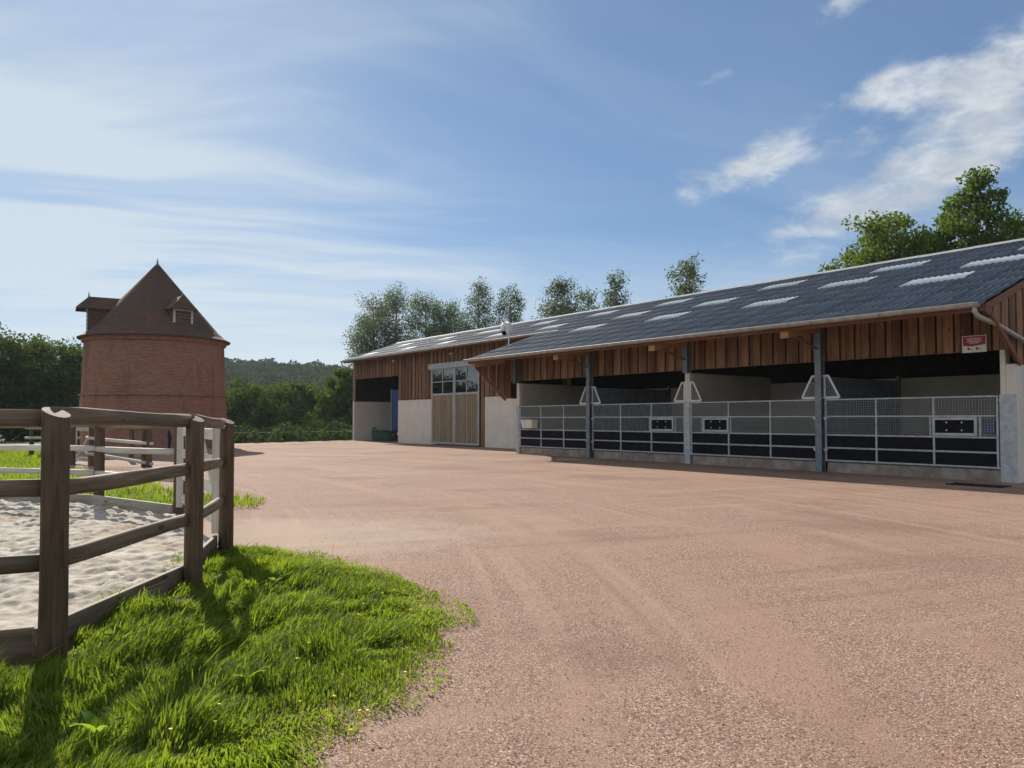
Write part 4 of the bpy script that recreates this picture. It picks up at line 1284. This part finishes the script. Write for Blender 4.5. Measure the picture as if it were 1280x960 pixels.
# ---- stall gates
BARS = (2.12, 1.63, 1.09, 0.715, 0.345)
def stall_gate(S0, S1, hatch=None, wings=(), waterer=None, latch_side=0):
    V = GV - 0.09
    mb = MB()
    O = STB.l(S1, V, 0)
    Wd = S1 - S0
    def X(S):
        return S1 - S
    for zz in BARS:
        mb.bbox(0.05, Wd - 0.05, -0.022, 0.022, zz - 0.024, zz + 0.024, 0.008)
    vx = [0.025, Wd / 3, 2 * Wd / 3, Wd - 0.025]
    for i, x in enumerate(vx):
        dd = 0.026 if i in (0, 3) else 0.0245
        mb.bbox(x - 0.026, x + 0.026, -dd, dd, 0.31, 2.145, 0.008)
    gt = mb.build('stall_gate', 'galvanised', STB.root, O)
    for i in range(3):
        for z0, z1 in ((0.37, 0.69), (0.74, 1.065)):
            MB().bbox(vx[i] + 0.03, vx[i + 1] - 0.03, 0.0, 0.02, z0, z1, 0.004).build('board', 'black_panel', gt, (0, 0.004, 0))
        for z0, z1 in ((1.115, 1.605), (1.655, 2.095)):
            a, b = vx[i] + 0.026, vx[i + 1] - 0.026
            m2 = MB()
            x = a + 0.03
            while x < b:
                m2.box(x - 0.0028, x + 0.0028, -0.0028, 0.0028, z0, z1); x += 0.068
            zz = z0 + 0.05
            while zz < z1:
                m2.box(a, b, 0.003, 0.0086, zz - 0.0028, zz + 0.0028); zz += 0.068
            w_ = m2.build('wire_mesh', 'galvanised', gt, (0, 0.006, 0))
            w_['kind'] = 'stuff'
    if hatch:
        a, b = X(hatch[1]), X(hatch[0])
        z0, z1 = 1.125, 1.60
        h_ = MB()
        h_.bbox(a, a + 0.07, -0.05, -0.024, z0, z1, 0.004).bbox(b - 0.07, b, -0.05, -0.024, z0, z1, 0.004)
        h_.bbox(a + 0.07, b - 0.07, -0.05, -0.024, z0, z0 + 0.07, 0.004).bbox(a + 0.07, b - 0.07, -0.05, -0.024, z1 - 0.07, z1, 0.004)
        h_.build('feed_hatch', 'galvanised', gt)
        MB().bbox(a + 0.07, b - 0.07, -0.045, -0.028, z0 + 0.07, z1 - 0.07, 0.003).build('hatch_panel', 'black_panel', gt)
        for fx in (0.33, 0.67):
            for fz in (0.3, 0.72):
                cx_ = a + (b - a) * fx; cz_ = z0 + (z1 - z0) * fz
                MB().tube([(cx_, -0.05, cz_), (cx_, -0.043, cz_)], 0.02, 8).build('bolt', 'pale_metal', gt)
        for xx_ in (a - 0.06, b + 0.06):
            MB().bbox(xx_ - 0.02, xx_ + 0.02, -0.020, 0.020, 1.115, 1.605, 0.005).build('upright', 'galvanised', gt)
    if waterer:
        a, b = X(waterer[1]), X(waterer[0])
        wb_ = MB()
        wb_.bbox(a, b, 0.03, 0.26, 1.18, 1.52, 0.03)
        wb_.build('waterer', 'blue_paint', gt)
    for side, (wS, dirn) in enumerate(wings):
        # trapezoid mesh wing standing on the gate top beside its post
        x0 = X(wS); L_ = 0.74; Lt = 0.40; zb, zt = 2.185, 2.83
        sgn = -1 if dirn > 0 else 1              # which way it runs along local x
        pts = [Vector((x0, 0, zb)), Vector((x0 + sgn * L_, 0, zb)), Vector((x0 + sgn * Lt, 0, zt)), Vector((x0, 0, zt))]
        wm = MB()
        for p, q in zip(pts, pts[1:] + pts[:1]):
            wm.bar(p, q, 0.03, 0.06, up=(0, 1, 0)) if False else wm.bar(p, q, 0.06, 0.03, up=(0, 1, 0))
        wg = wm.build('mesh_wing', 'pale_metal', gt, (0, -0.01, 0))
        m2 = MB()
        x = 0.06
        while x < L_ - 0.02:
            top = zt if x < Lt else zt - (zt - zb) * (x - Lt) / (L_ - Lt)
            m2.box(x0 + sgn * x - 0.0028, x0 + sgn * x + 0.0028, -0.0028, 0.0028, zb, top); x += 0.062
        zz = zb + 0.05
        while zz < zt:
            ex_ = Lt + (L_ - Lt) * (zt - zz) / (zt - zb)
            xa, xb = sorted((x0, x0 + sgn * ex_))
            m2.box(xa, xb, 0.003, 0.0086, zz - 0.0028, zz + 0.0028); zz += 0.062
        w_ = m2.build('wire_mesh', 'galvanised', gt, (0, -0.008, 0))
        w_['kind'] = 'stuff'
    # hinges and latches
    lx = 0.03 if latch_side == 0 else Wd - 0.03
    for zz in (1.58, 0.66):
        MB().bbox(lx - 0.07, lx + 0.07, -0.055, -0.027, zz - 0.02, zz + 0.02, 0.004).bbox(lx - 0.02, lx + 0.02, -0.075, -0.055, zz - 0.06, zz + 0.03, 0.006).build('latch', 'pale_metal', gt)
    hx = Wd - 0.02 if latch_side == 0 else 0.02
    for zz in (2.02, 0.34):
        MB().tube([(hx, -0.02, zz), (hx + (0.10 if latch_side == 0 else -0.10), -0.03, zz)], 0.018, 8).build('hinge', 'pale_metal', gt)
    return gt
stall_gate(22.52, 26.99, None, ((22.53, -1),), latch_side=1)
stall_gate(17.56, 22.26, (18.05, 19.15), ((22.25, 1), (17.57, -1)), latch_side=0)
stall_gate(12.56, 17.30, (15.70, 16.75), ((17.29, 1), (12.57, -1)), latch_side=1)
stall_gate(7.70, 12.30, (8.18, 9.26), ((12.29, 1),), waterer=(7.80, 8.06), latch_side=0)

# feed tub hanging on the first gate
tub = MB()
tub.bbox(-0.42, 0.42, -0.38, -0.02, 0, 0.05, 0.02)
vs = []
for z, k_ in ((0.0, 0.86), (0.36, 1.0)):
    for x, y in ((-0.42, -0.02), (-0.40, -0.34), (-0.30, -0.40), (0.30, -0.40), (0.40, -0.34), (0.42, -0.02)):
        vs.append((x * k_, y * k_, z))
tub = MB().add(vs, [(i, (i + 1) % 6, (i + 1) % 6 + 6, i + 6) for i in range(6)] + [(5, 4, 3, 2, 1, 0)])
vs2 = [(x * 0.93, y * 0.9 - 0.015, max(z, 0.04)) for x, y, z in vs]
tub.add(vs2, [(i + 6, (i + 1) % 6 + 6, (i + 1) % 6, i) for i in range(6)] + [(0, 1, 2, 3, 4, 5)])
for i in range(6):
    j = (i + 1) % 6
    tub.bar(vs[i + 6], vs[j + 6], 0.035, 0.03)
tb = tub.build('feed_tub', 'white_plastic', None, W(26.05, GV - 0.13, 1.16), (0, 0, AX))
tag(tb, 'off-white plastic feed tub hung on the stall gate beside the barn', 'tub')

# red and white sign
sg = empty('sign', W(8.25, GV - 0.022, 3.46), AX)
tag(sg, 'small red and white notice screwed to the boards above the end stall', 'sign')
MB().bbox(-0.285, 0.285, -0.012, -0.001, -0.215, 0.215, 0.003).build('plate', 'sign_white', sg)
MB().add([(-0.265, -0.0145, 0.195), (0.265, -0.0145, 0.195), (0.265, -0.0145, -0.02), (0.10, -0.0145, -0.045), (-0.08, -0.0145, -0.06), (-0.265, -0.0145, -0.03)], [(5, 4, 3, 2, 1, 0)]).build('red_field', 'sign_red', sg)
for k in range(4):
    wl = (0.36, 0.30, 0.34, 0.22)[k]
    MB().box(-wl / 2, wl / 2, -0.0165, -0.0158, 0.13 - k * 0.038, 0.146 - k * 0.038).build('text_line', 'sign_white', sg)
for x, w_ in ((-0.13, 0.05), (0.07, 0.055)):
    MB().box(x - w_ / 2, x + w_ / 2, -0.0155, -0.0135, -0.15, -0.09).build('pictogram', 'sign_print', sg)
    MB().box(x + 0.04, x + 0.10, -0.0155, -0.0135, -0.145, -0.130).build('text_line', 'sign_print', sg)

# security camera on a pole at the step between the two roofs
sc_ = empty('security_camera', W(28.42, 21.35, 4.9), AX)
tag(sc_, 'white dome security camera on a thin pole where the two roofs meet', 'camera')
MB().tube([(0, 0, -0.15), (0, 0, 1.25)], 0.028, 8).build('pole', 'pale_metal', sc_)
MB().tube([(0, 0, 1.22), (-0.12, 0, 1.28), (-0.34, 0, 1.20)], 0.03, 8).build('arm', 'white_plastic', sc_)
MB().bbox(-0.13, 0.10, -0.09, 0.09, 0.72, 1.20, 0.02).build('junction_box', 'white_plastic', sc_)
MB().lathe([(0.01, 1.22), (0.09, 1.20), (0.15, 1.05), (0.15, 0.82), (0.13, 0.80)], 14, (-0.36, 0)).build('housing', 'white_plastic', sc_, smooth=True)
MB().lathe([(0.13, 0.81), (0.125, 0.74), (0.09, 0.64), (0.01, 0.60)], 14, (-0.36, 0)).build('dome', 'black_panel', sc_, smooth=True)

# things in the open bay
tr_ = empty('box_trailer', W(45.9, 26.3, 0), AX)
tag(tr_, 'tall blue box trailer parked inside the open barn bay', 'trailer')
MB().bbox(-1.25, 1.25, -1.1, 4.6, 0.75, 3.62, 0.06).build('body', 'blue_paint', tr_)
MB().bbox(-1.0, 1.0, -1.0, 4.4, 0.55, 0.75, 0.02).build('chassis', 'rubber', tr_)
for sx in (-1.06, 1.06):
    for yy_ in (2.2, 3.1):
        wh = MB().tube([(sx - 0.13, yy_, 0.40), (sx + 0.13, yy_, 0.40)], 0.40, 18)
        w2 = wh.build('wheel', 'rubber', tr_)
        MB().tube([(sx - 0.14, yy_, 0.40), (sx + 0.14, yy_, 0.40)], 0.2, 12).build('rim', 'pale_metal', w2)
for x in (-1.24, 0, 1.20):
    MB().bbox(x, x + 0.04, -1.13, -1.098, 0.72, 3.66, 0.01).build('corner_post', 'galvanised' if x else 'blue_paint', tr_)
MB().bbox(-0.30, 0.22, -1.16, -1.12, 0.50, 0.62, 0.005).build('number_plate', 'sign_white', tr_)
MB().bbox(-1.0, 1.0, -1.11, -1.0, 0.40, 0.52, 0.01).build('bumper', 'rubber', tr_)
MB().bbox(-1.0, -0.8, -1.135, -1.112, 0.42, 0.52, 0.01).build('tail_light', 'red_lens', tr_)
gt_ = empty('green_trough', W(49.0, 26.0, 0), AX)
tag(gt_, 'low round dark green trough on the floor of the open bay', 'trough')
MB().lathe([(0.02, 0.10), (1.05, 0.10), (1.10, 0.0), (1.16, 0.02), (1.18, 0.30), (1.22, 0.31), (1.22, 0.36), (1.19, 0.37), (1.22, 0.66), (1.26, 0.70), (1.22, 0.74), (1.14, 0.70), (1.10, 0.12)], 32).build('basin', 'green_paint', gt_, smooth=False)
MB().tube([(-1.25, -0.3, 0.7), (-1.55, -0.35, 0.95), (-1.75, -0.35, 0.88), (-1.8, -0.35, 0.6)], 0.05, 8).build('filler_pipe', 'green_paint', gt_, smooth=True)
# drain grate at the corner
o = MB()
for k in range(9):
    o.bbox(-0.55 + k * 0.13, -0.47 + k * 0.13, -0.22, 0.22, 0.0, 0.022, 0.004)
o.bbox(-0.6, 0.62, -0.26, -0.221, 0, 0.024, 0.004).bbox(-0.6, 0.62, 0.221, 0.26, 0, 0.024, 0.004)
dg_ = o.build('drain_grate', 'rubber', None, W(7.6, 19.35, 0.008), (0, 0, AX))
tag(dg_, 'dark iron drain grate in the gravel at the stable corner', 'drain')

# ------------------------------------------------------------------ dovecote tower
TC = Vector((-19.75, 42.1, 0))
tw = empty('dovecote', TC)
tag(tw, 'round red brick dovecote tower with a mossy conical tiled roof', 'tower')
MB().lathe([(3.76, -0.3), (3.74, 0.0), (3.66, 2.79)], 64).build('base_wall', 'old_brick', tw, smooth=True)
MB().lathe([(3.70, 2.78), (3.735, 2.79), (3.735, 2.87), (3.62, 2.89)], 64).build('string_course', 'old_brick', tw, smooth=False)
MB().lathe([(3.62, 2.88), (3.53, 5.62)], 64).build('wall', 'old_brick', tw, smooth=True)
MB().lathe([(3.52, 5.60), (3.64, 5.66), (3.64, 5.76), (3.70, 5.80), (3.70, 5.88)], 64).build('cornice', 'old_brick', tw)
prof = [(3.50, 5.84), (3.84, 5.84), (3.86, 5.90), (3.55, 6.07), (3.20, 6.40), (2.75, 6.95), (2.05, 7.78), (1.35, 8.62), (0.65, 9.46), (0.14, 10.08), (0.05, 10.12)]
# courses of tiles as small steps
pr = prof[:3]
for (r0, z0), (r1, z1) in zip(prof[2:-2], prof[3:-1]):
    n = max(2, int(math.hypot(r1 - r0, z1 - z0) / 0.11))
    for k in range(n):
        q0 = k / n; q1 = (k + 1) / n
        a = (r0 + (r1 - r0) * q0, z0 + (z1 - z0) * q0); b = (r0 + (r1 - r0) * q1, z0 + (z1 - z0) * q1)
        pr.append((a[0] + 0.012, a[1])); pr.append((b[0] + 0.012, b[1]))
        pr.append((b[0] - 0.006, b[1] + 0.003))
pr += prof[-2:]
rf = MB().lathe(pr, 56).build('roof', 'clay_tile', tw)
MB().tube([(0, 0, 10.02), (0, 0, 10.16), (0, 0, 10.22), (0, 0, 10.32), (0, 0, 10.36), (0, 0, 10.52)], [0.15, 0.10, 0.04, 0.06, 0.025, 0.012], 10).build('finial', 'post_steel', rf, smooth=True)
los = Vector((-TC.x, -TC.y, 0)).normalized()          # towards the yard
rgt = Vector((-los.y, los.x, 0))                       # seen to the right from the yard... sign fixed below
if rgt.x < 0: rgt = -rgt
def dormer(direction, r_front, width, z_sill, z_eave, z_ridge, back, over, louvre, hip=0.35):
    d = direction.normalized(); w = Vector((-d.y, d.x, 0))
    def P(a, b, z):
        return d * a + w * b + Vector((0, 0, z))
    h = width / 2
    dm = MB()
    vs = [P(r_front, -h, z_sill), P(r_front, h, z_sill), P(r_front, h, z_eave), P(r_front, -h, z_eave), P(back, -h, z_sill), P(back, h, z_sill), P(back, h, z_eave), P(back, -h, z_eave)]
    dm.add(vs, [(0, 1, 2, 3), (5, 4, 7, 6), (1, 5, 6, 2), (4, 0, 3, 7), (4, 5, 1, 0), (3, 2, 6, 7)])
    dmo = dm.build('dormer', 'clay_tile', tw)
    ro = MB()
    f = r_front + over; hw = h + 0.16; ze = z_eave - 0.08
    th = 0.07
    pts = [P(f, -hw, ze), P(f, hw, ze), P(f - hip - 0.05, 0, z_ridge), P(back, 0, z_ridge), P(back, -hw, ze), P(back, hw, ze)]
    lo = [p - Vector((0, 0, th)) for p in pts]
    ro.add(pts + lo, [(0, 1, 2), (1, 5, 3, 2), (4, 0, 2, 3), (6, 8, 7), (7, 8, 9, 11), (10, 9, 8, 6), (0, 6, 7, 1), (1, 7, 11, 5), (4, 10, 6, 0)])
    ro.build('dormer_roof', 'clay_tile', dmo)
    fn = P(f - hip - 0.05, 0, z_ridge)
    MB().tube([fn, fn + Vector((0, 0, 0.1)), fn + Vector((0, 0, 0.26))], [0.06, 0.03, 0.012], 8).build('dormer_finial', 'post_steel', dmo)
    fr = MB()
    fw = 0.11
    for b0 in (-h, h - fw):
        p = [P(r_front + 0.03, b0, z_sill + 0.02), P(r_front + 0.03, b0 + fw, z_sill + 0.02), P(r_front + 0.03, b0 + fw, z_eave - 0.12), P(r_front + 0.03, b0, z_eave - 0.12)]
        bk_ = [q - d * 0.05 for q in p]
        fr.add(p + bk_, [(0, 1, 2, 3), (7, 6, 5, 4), (0, 4, 5, 1), (1, 5, 6, 2), (2, 6, 7, 3), (3, 7, 4, 0)])
    fr.bar(P(r_front + 0.05, -h - 0.05, z_sill), P(r_front + 0.05, h + 0.05, z_sill), 0.10, 0.06)
    fr.bar(P(r_front + 0.04, -h, z_eave - 0.14), P(r_front + 0.04, h, z_eave - 0.14), 0.06, 0.09)
    fr.build('window_frame', 'pale_wood', dmo)
    for k in range(6):
        zz = z_sill + 0.10 + k * (z_eave - z_sill - 0.3) / 5
        MB().bar(P(r_front + 0.02, -h + fw, zz), P(r_front + 0.02, h - fw, zz), 0.05, 0.06).build('louvre', 'fence_wood' if louvre else 'post_wood', dmo)
dormer(-rgt * 1.0 + los * 0.10, 3.36, 1.25, 6.12, 7.50, 8.10, 1.2, 0.55, False, 0.55)
dormer(los * 0.90 + rgt * 0.43, 2.94, 1.08, 6.34, 7.48, 8.12, 1.1, 0.22, True, 0.30)

# ------------------------------------------------------------------ trees
def leaf_quads(c, size, rg, droop=0.0, aspect=0.6):
    n = len(c)
    a = rg.normal(size=(n, 3)); a[:, 2] = a[:, 2] * (1 - droop) - droop * 1.5
    a /= np.linalg.norm(a, axis=1)[:, None]
    b = rg.normal(size=(n, 3)); b -= a * np.sum(a * b, 1)[:, None]; b /= np.linalg.norm(b, axis=1)[:, None]
    s = size * rg.uniform(0.6, 1.4, n)[:, None]
    V = np.stack([c - a * s * 0.5, c + b * s * aspect * 0.5, c + a * s * 0.5, c - b * s * aspect * 0.5], 1)
    return V
def tree_mesh(seed, h, spread, base, nl, leafsize, shape='round', limbs=16, clump=0.55, droop=0.0, stems=1, sub=5):
    """returns (trunk mesh builder, leaf vertex array) for a tree with its foot at the origin"""
    rg = np.random.default_rng(seed); rp = random.Random(seed)
    tb_ = MB()
    tr_h = h * 0.93
    bend = [rp.uniform(-1, 1) * 0.03 * h for _ in range(4)]
    def axisp(q):
        return Vector((bend[0] * math.sin(2.5 * q) + bend[1] * q * q, bend[2] * math.sin(2.2 * q) + bend[3] * q * q, tr_h * q))
    r0 = 0.018 * h + 0.05
    tb_.tube([axisp(q) for q in np.linspace(0, 1, 9)], [r0 * (1.25 - 1.2 * q) if q else r0 * 1.5 for q in np.linspace(0, 1, 9)], 9)
    centres = []
    for i in range(limbs):
        q = base + (0.97 - base) * ((i + rp.random() * 0.7) / limbs)
        p = axisp(q)
        u = (q - base) / (1 - base)
        if shape == 'round': wr = math.sin(math.pi * min(0.97, 0.20 + 0.72 * u)) ** 0.7
        elif shape == 'cone': wr = (1 - u) ** 0.75 * 0.95 + 0.10
        else: wr = (0.55 + 0.6 * math.sin(math.pi * min(1, 0.15 + u * 0.8))) * (1 - 0.55 * u)
        L_ = spread * wr * rp.uniform(0.72, 1.12)
        a = i * 2.4 + rp.uniform(-0.5, 0.5)
        rise = {'round': 0.55, 'cone': 0.45, 'birch': 0.9}[shape] * rp.uniform(0.5, 1.3)
        d = Vector((math.cos(a), math.sin(a), rise)).normalized()
        pts = [p, p + d * L_ * 0.5 + Vector((0, 0, 0.04 * L_)), p + d * L_ + Vector((0, 0, -0.10 * L_ - droop * L_ * 0.25))]
        rr_ = r0 * (1 - q) * 0.55 + 0.025
        tb_.tube(pts, [rr_, rr_ * 0.6, rr_ * 0.2], 6)
        for k in range(sub):
            s_ = 0.35 + 0.65 * (k + rp.random()) / sub
            pp = p.lerp(pts[2], s_) + Vector((rp.uniform(-1, 1), rp.uniform(-1, 1), rp.uniform(-0.7, 0.9))) * L_ * 0.30
            tb_.tube([p.lerp(pts[2], s_ * 0.8), pp], [rr_ * 0.4, 0.012], 4)
            centres.append((pp, L_ * clump * 0.42 * rp.uniform(0.6, 1.2) + 0.18))
        centres.append((pts[2], L_ * clump * 0.4 + 0.16))
    for k in range(3):
        centres.append((axisp(0.96) + Vector((rp.uniform(-1, 1), rp.uniform(-1, 1), rp.uniform(0, 1))) * 0.04 * h, 0.05 * h))
    w = np.array([c[1] ** 2 for c in centres]); w /= w.sum()
    pick = rg.choice(len(centres), nl, p=w)
    cc = np.array([list(c[0]) for c in centres])[pick]; rr_ = np.array([c[1] for c in centres])[pick]
    off = rg.normal(size=(nl, 3)); off /= np.linalg.norm(off, axis=1)[:, None]
    off *= (rg.random(nl) ** 0.45)[:, None]
    pos_ = cc + off * rr_[:, None] * np.array([1.15, 1.15, 0.8])
    if droop > 0:
        pos_[:, 2] -= droop * rg.random(nl) ** 1.5 * h * 0.14
    top_ = np.percentile(pos_[:, 2], 98.5)
    return tb_, leaf_quads(pos_, leafsize, rg, droop), top_
def build_tree(name, label, cat, loc, seed, h, spread, base, nl, leafsize, leaf, shape='round', bark='bark', group=None, rot=0.0, **kw):
    tb_, V, top_ = tree_mesh(seed, h, spread, base, nl, leafsize, shape, **kw)
    root = empty(name, loc, rot)
    sc_ = h / top_
    root.scale = (1, 1, sc_)
    tag(root, label, cat, group)
    tb_.build('trunk', bark, root, smooth=True)
    n = len(V)
    me = arr_mesh('crown', V.reshape(-1, 3), [np.arange(n * 4).reshape(n, 4)])
    cr = mesh_obj('crown', me, leaf, root)
    cr['kind'] = 'stuff' if False else 'part'
    del cr['kind']
    return root
def at(px_, Y):
    return (px_ - 640) / 950 * Y
def gz(x, y):
    return float(ground_h(np.array([x]), np.array([y]))[0])
def place(px_, Y, ytop):
    x = at(px_, Y); z = gz(x, Y)
    return (x, Y, z), H + (524 - ytop) / 950 * Y - z
# dense trees left of the tower (and on along the same row, outside the frame)
for k, (px_, Y, yt, sp, lf, lab) in enumerate([
        (12, 62, 423, 4.7, 'leaf_mid', 'darker of the two dense broadleaf trees behind the rails beside the tower'),
        (80, 66, 431, 4.4, 'leaf_bright', 'lighter green broadleaf tree right beside the brick tower'),
        (-75, 60, 432, 5.0, 'leaf_dark', 'broad dark tree further along the row away from the tower'),
        (47, 72, 456, 4.4, 'leaf_dark', 'dark tree filling the gap behind the pair beside the tower')]):
    loc, h = place(px_, Y, yt)
    build_tree('broadleaf_tree', lab, 'tree', loc, 100 + k, h, sp, 0.10, 22000, 0.25, lf, 'round', limbs=34, clump=0.62, sub=6)
# trees down the slope behind the yard
for k, (px_, Y, yt, sp, lf, lab) in enumerate([
        (322, 84, 485, 5.0, 'leaf_bright', 'round bushy tree below the brow right of the brick tower'),
        (386, 88, 484, 4.6, 'leaf_bright', 'round bushy tree below the brow halfway between tower and barn'),
        (430, 82, 468, 3.6, 'leaf_bright', 'taller light green tree at the corner of the barn'),
        (352, 98, 498, 5.6, 'leaf_dark', 'dark tree tucked behind the two round bushy trees'),
        (290, 92, 492, 4.2, 'leaf_mid', 'bushy tree half hidden by the brick tower'),
        (412, 96, 490, 4.0, 'leaf_dark', 'dark tree behind the light green one near the barn')]):
    loc, h = place(px_, Y, yt)
    build_tree('slope_tree', lab, 'tree', loc, 200 + k, h, sp, 0.06, 22000, 0.30, lf, 'round', limbs=34, clump=0.5, sub=6)
# hedge bank of dark scrub along the foot of those trees
hb = []
rg = np.random.default_rng(9)
for k in range(46):
    q = k / 45
    x = -34 + 26 * q + rg.uniform(-0.8, 0.8); y = 58 + 10 * q + rg.uniform(-3, 4)
    z = gz(x, y)
    hgt = max(1.2, 0.7 - z) * rg.uniform(0.85, 1.15)
    n = 700
    off = rg.normal(size=(n, 3)); off /= np.linalg.norm(off, axis=1)[:, None]; off *= (rg.random(n) ** 0.4)[:, None]
    c = np.array([x, y, z + hgt * 0.5]) + off * np.array([1.6, 1.6, hgt * 0.62])
    hb.append(leaf_quads(c, 0.30, rg))
V = np.concatenate(hb); n = len(V)
tag(mesh_obj('scrub_bank', arr_mesh('scrub_bank', V.reshape(-1, 3), [np.arange(n * 4).reshape(n, 4)]), 'leaf_dark'),
    'dark scrub growing on the bank below the yard', 'scrub', kind='stuff')
# birches behind the barn
birches = [(468, 92, 374, 5.6, 24000), (493, 89, 363, 5.4, 24000), (526, 91, 368, 5.4, 22000), (560, 88, 374, 4.8, 17000), (602, 82, 349, 3.4, 9000), (640, 80, 358, 3.2, 10000),
           (704, 68, 348, 3.4, 12000), (737, 70, 360, 2.2, 4500), (768, 66, 341, 2.5, 8000), (872, 58, 324, 2.8, 8000)]
blab = ['tall grey-green birch rising over the far corner of the barn roof', 'tall grey-green birch second from the far corner of the barn', 'birch closing the dense clump above the barn roof',
        'lower birch at the thin end of the clump above the barn', 'slim feathery birch standing left of the security camera', 'slim birch rising just behind the security camera',
        'bushy birch above the middle of the roof ridge', 'small wispy birch between two larger ones above the ridge', 'upright pointed birch above the middle of the ridge', 'lone birch above the ridge between the birch row and the leafy trees']
for k, (px_, Y, yt, sp, nl) in enumerate(birches):
    loc, h = place(px_, Y, yt + 8)
    build_tree('birch_tree', blab[k], 'tree', loc, 300 + k, h, sp, 0.22, int(nl * 1.6), 0.175, 'leaf_birch', 'birch', 'birch_bark', limbs=26, clump=0.8, droop=0.35, sub=5)
# leafy trees behind the near end
for k, (px_, Y, yt, sp, nl, lab) in enumerate([
        (1122, 47, 274, 3.9, 13000, 'leafy green tree with a low spreading top above the stable ridge'),
        (1232, 44, 222, 4.1, 16000, 'tall leafy green tree with a pointed top above the stable ridge'),
        (1300, 46, 300, 4.0, 9000, 'lower leafy tree beside the tall pointed one'),
        (1180, 50, 296, 2.6, 9000, 'low leafy tree filling the gap behind the pointed tree')]):
    loc, h = place(px_, Y, yt)
    build_tree('leafy_tree', lab, 'tree', loc, 400 + k, h, sp, 0.32, int(nl * 2.0), 0.215, 'leaf_fresh', 'round' if k != 1 else 'cone', limbs=30, clump=0.50, sub=7)
# saplings by the wire fence
slab = ['sapling at the wire fence nearest the brick tower', 'second sapling along the wire fence from the tower', 'bushier sapling in the middle of the wire fence', 'fourth sapling along the wire fence from the tower',
        'pale sapling fifth along the wire fence from the tower', 'small sapling at the wire fence nearest the barn']
for k, q in enumerate((0.22, 0.36, 0.50, 0.66, 0.80, 0.95)):
    p = wa.lerp(wb, q) + Vector((0.5, -0.5, 0))
    build_tree('sapling', slab[k], 'sapling', (p.x, p.y, 0), 500 + k, 0.85 if k != 2 else 1.0, 0.28, 0.15, 160, 0.13, 'leaf_bright', 'birch', limbs=7, clump=0.9, sub=2)

# ------------------------------------------------------------------ wooded hill
rg = np.random.default_rng(33)
parts = []
core_v = []; core_f = []
bm = bmesh.new(); bmesh.ops.create_icosphere(bm, subdivisions=2, radius=1); bm.verts.index_update()
ico_v = np.array([v.co[:] for v in bm.verts]); ico_f = np.array([[v.index for v in f.verts] for f in bm.faces]); bm.free()
n_tr = 0
while n_tr < 1100:
    x = rg.uniform(-330, 0); y = 230 + 240 * rg.random() ** 0.6
    t_ = x / y
    if t_ < -0.50 or t_ > -0.12: continue
    z = gz(x, y)
    r_ = rg.uniform(4.2, 7.4)
    n = 300
    off = rg.normal(size=(n, 3)); off[:, 2] = np.abs(off[:, 2]) * 0.9 - 0.25
    off /= np.linalg.norm(off, axis=1)[:, None]
    lump = 0.86 + 0.24 * np.sin(off[:, 0] * 5 + x) * np.sin(off[:, 1] * 5 + y) * np.sin(off[:, 2] * 6 + x)
    off *= (lump * (0.92 + 0.14 * rg.random(n)))[:, None]
    cz = z + rg.uniform(5.5, 8.5); ext = np.array([r_, r_, r_ * rg.uniform(0.75, 1.15)])
    c = np.array([x, y, cz]) + off * ext
    parts.append(leaf_quads(c, 0.9 + 0.1 * r_, rg, 0, 0.9))
    core_f.append(ico_f + len(core_v) * len(ico_v)); core_v.append(ico_v * ext * 0.66 + np.array([x, y, cz]))
    n_tr += 1
V = np.concatenate(parts); n = len(V)
cv_ = np.concatenate(core_v); cf_ = np.concatenate(core_f) + n * 4
tag(mesh_obj('hill_wood', arr_mesh('hill_wood', np.concatenate([V.reshape(-1, 3), cv_]), [np.arange(n * 4).reshape(n, 4), cf_]), 'leaf_forest'),
    'dense dark wood covering the far hillside', 'wood', kind='stuff')

# ------------------------------------------------------------------ air
hz_mat = bpy.data.materials.new('haze')
hz_mat.use_nodes = True
ht = hz_mat.node_tree
for n_ in list(ht.nodes):
    if n_.type == 'BSDF_PRINCIPLED': ht.nodes.remove(n_)
pv = ht.nodes.new('ShaderNodeVolumePrincipled')
pv.inputs['Color'].default_value = (0.78, 0.88, 1.0, 1)
pv.inputs['Density'].default_value = 0.00016
pv.inputs['Anisotropy'].default_value = 0.2
ht.links.new(pv.outputs[0], next(x for x in ht.nodes if x.type == 'OUTPUT_MATERIAL').inputs['Volume'])
M['haze'] = hz_mat
hz = MB().box(-1600, 1600, -700, 3100, -12, 62).build('haze', 'haze')
tag(hz, kind='stuff')
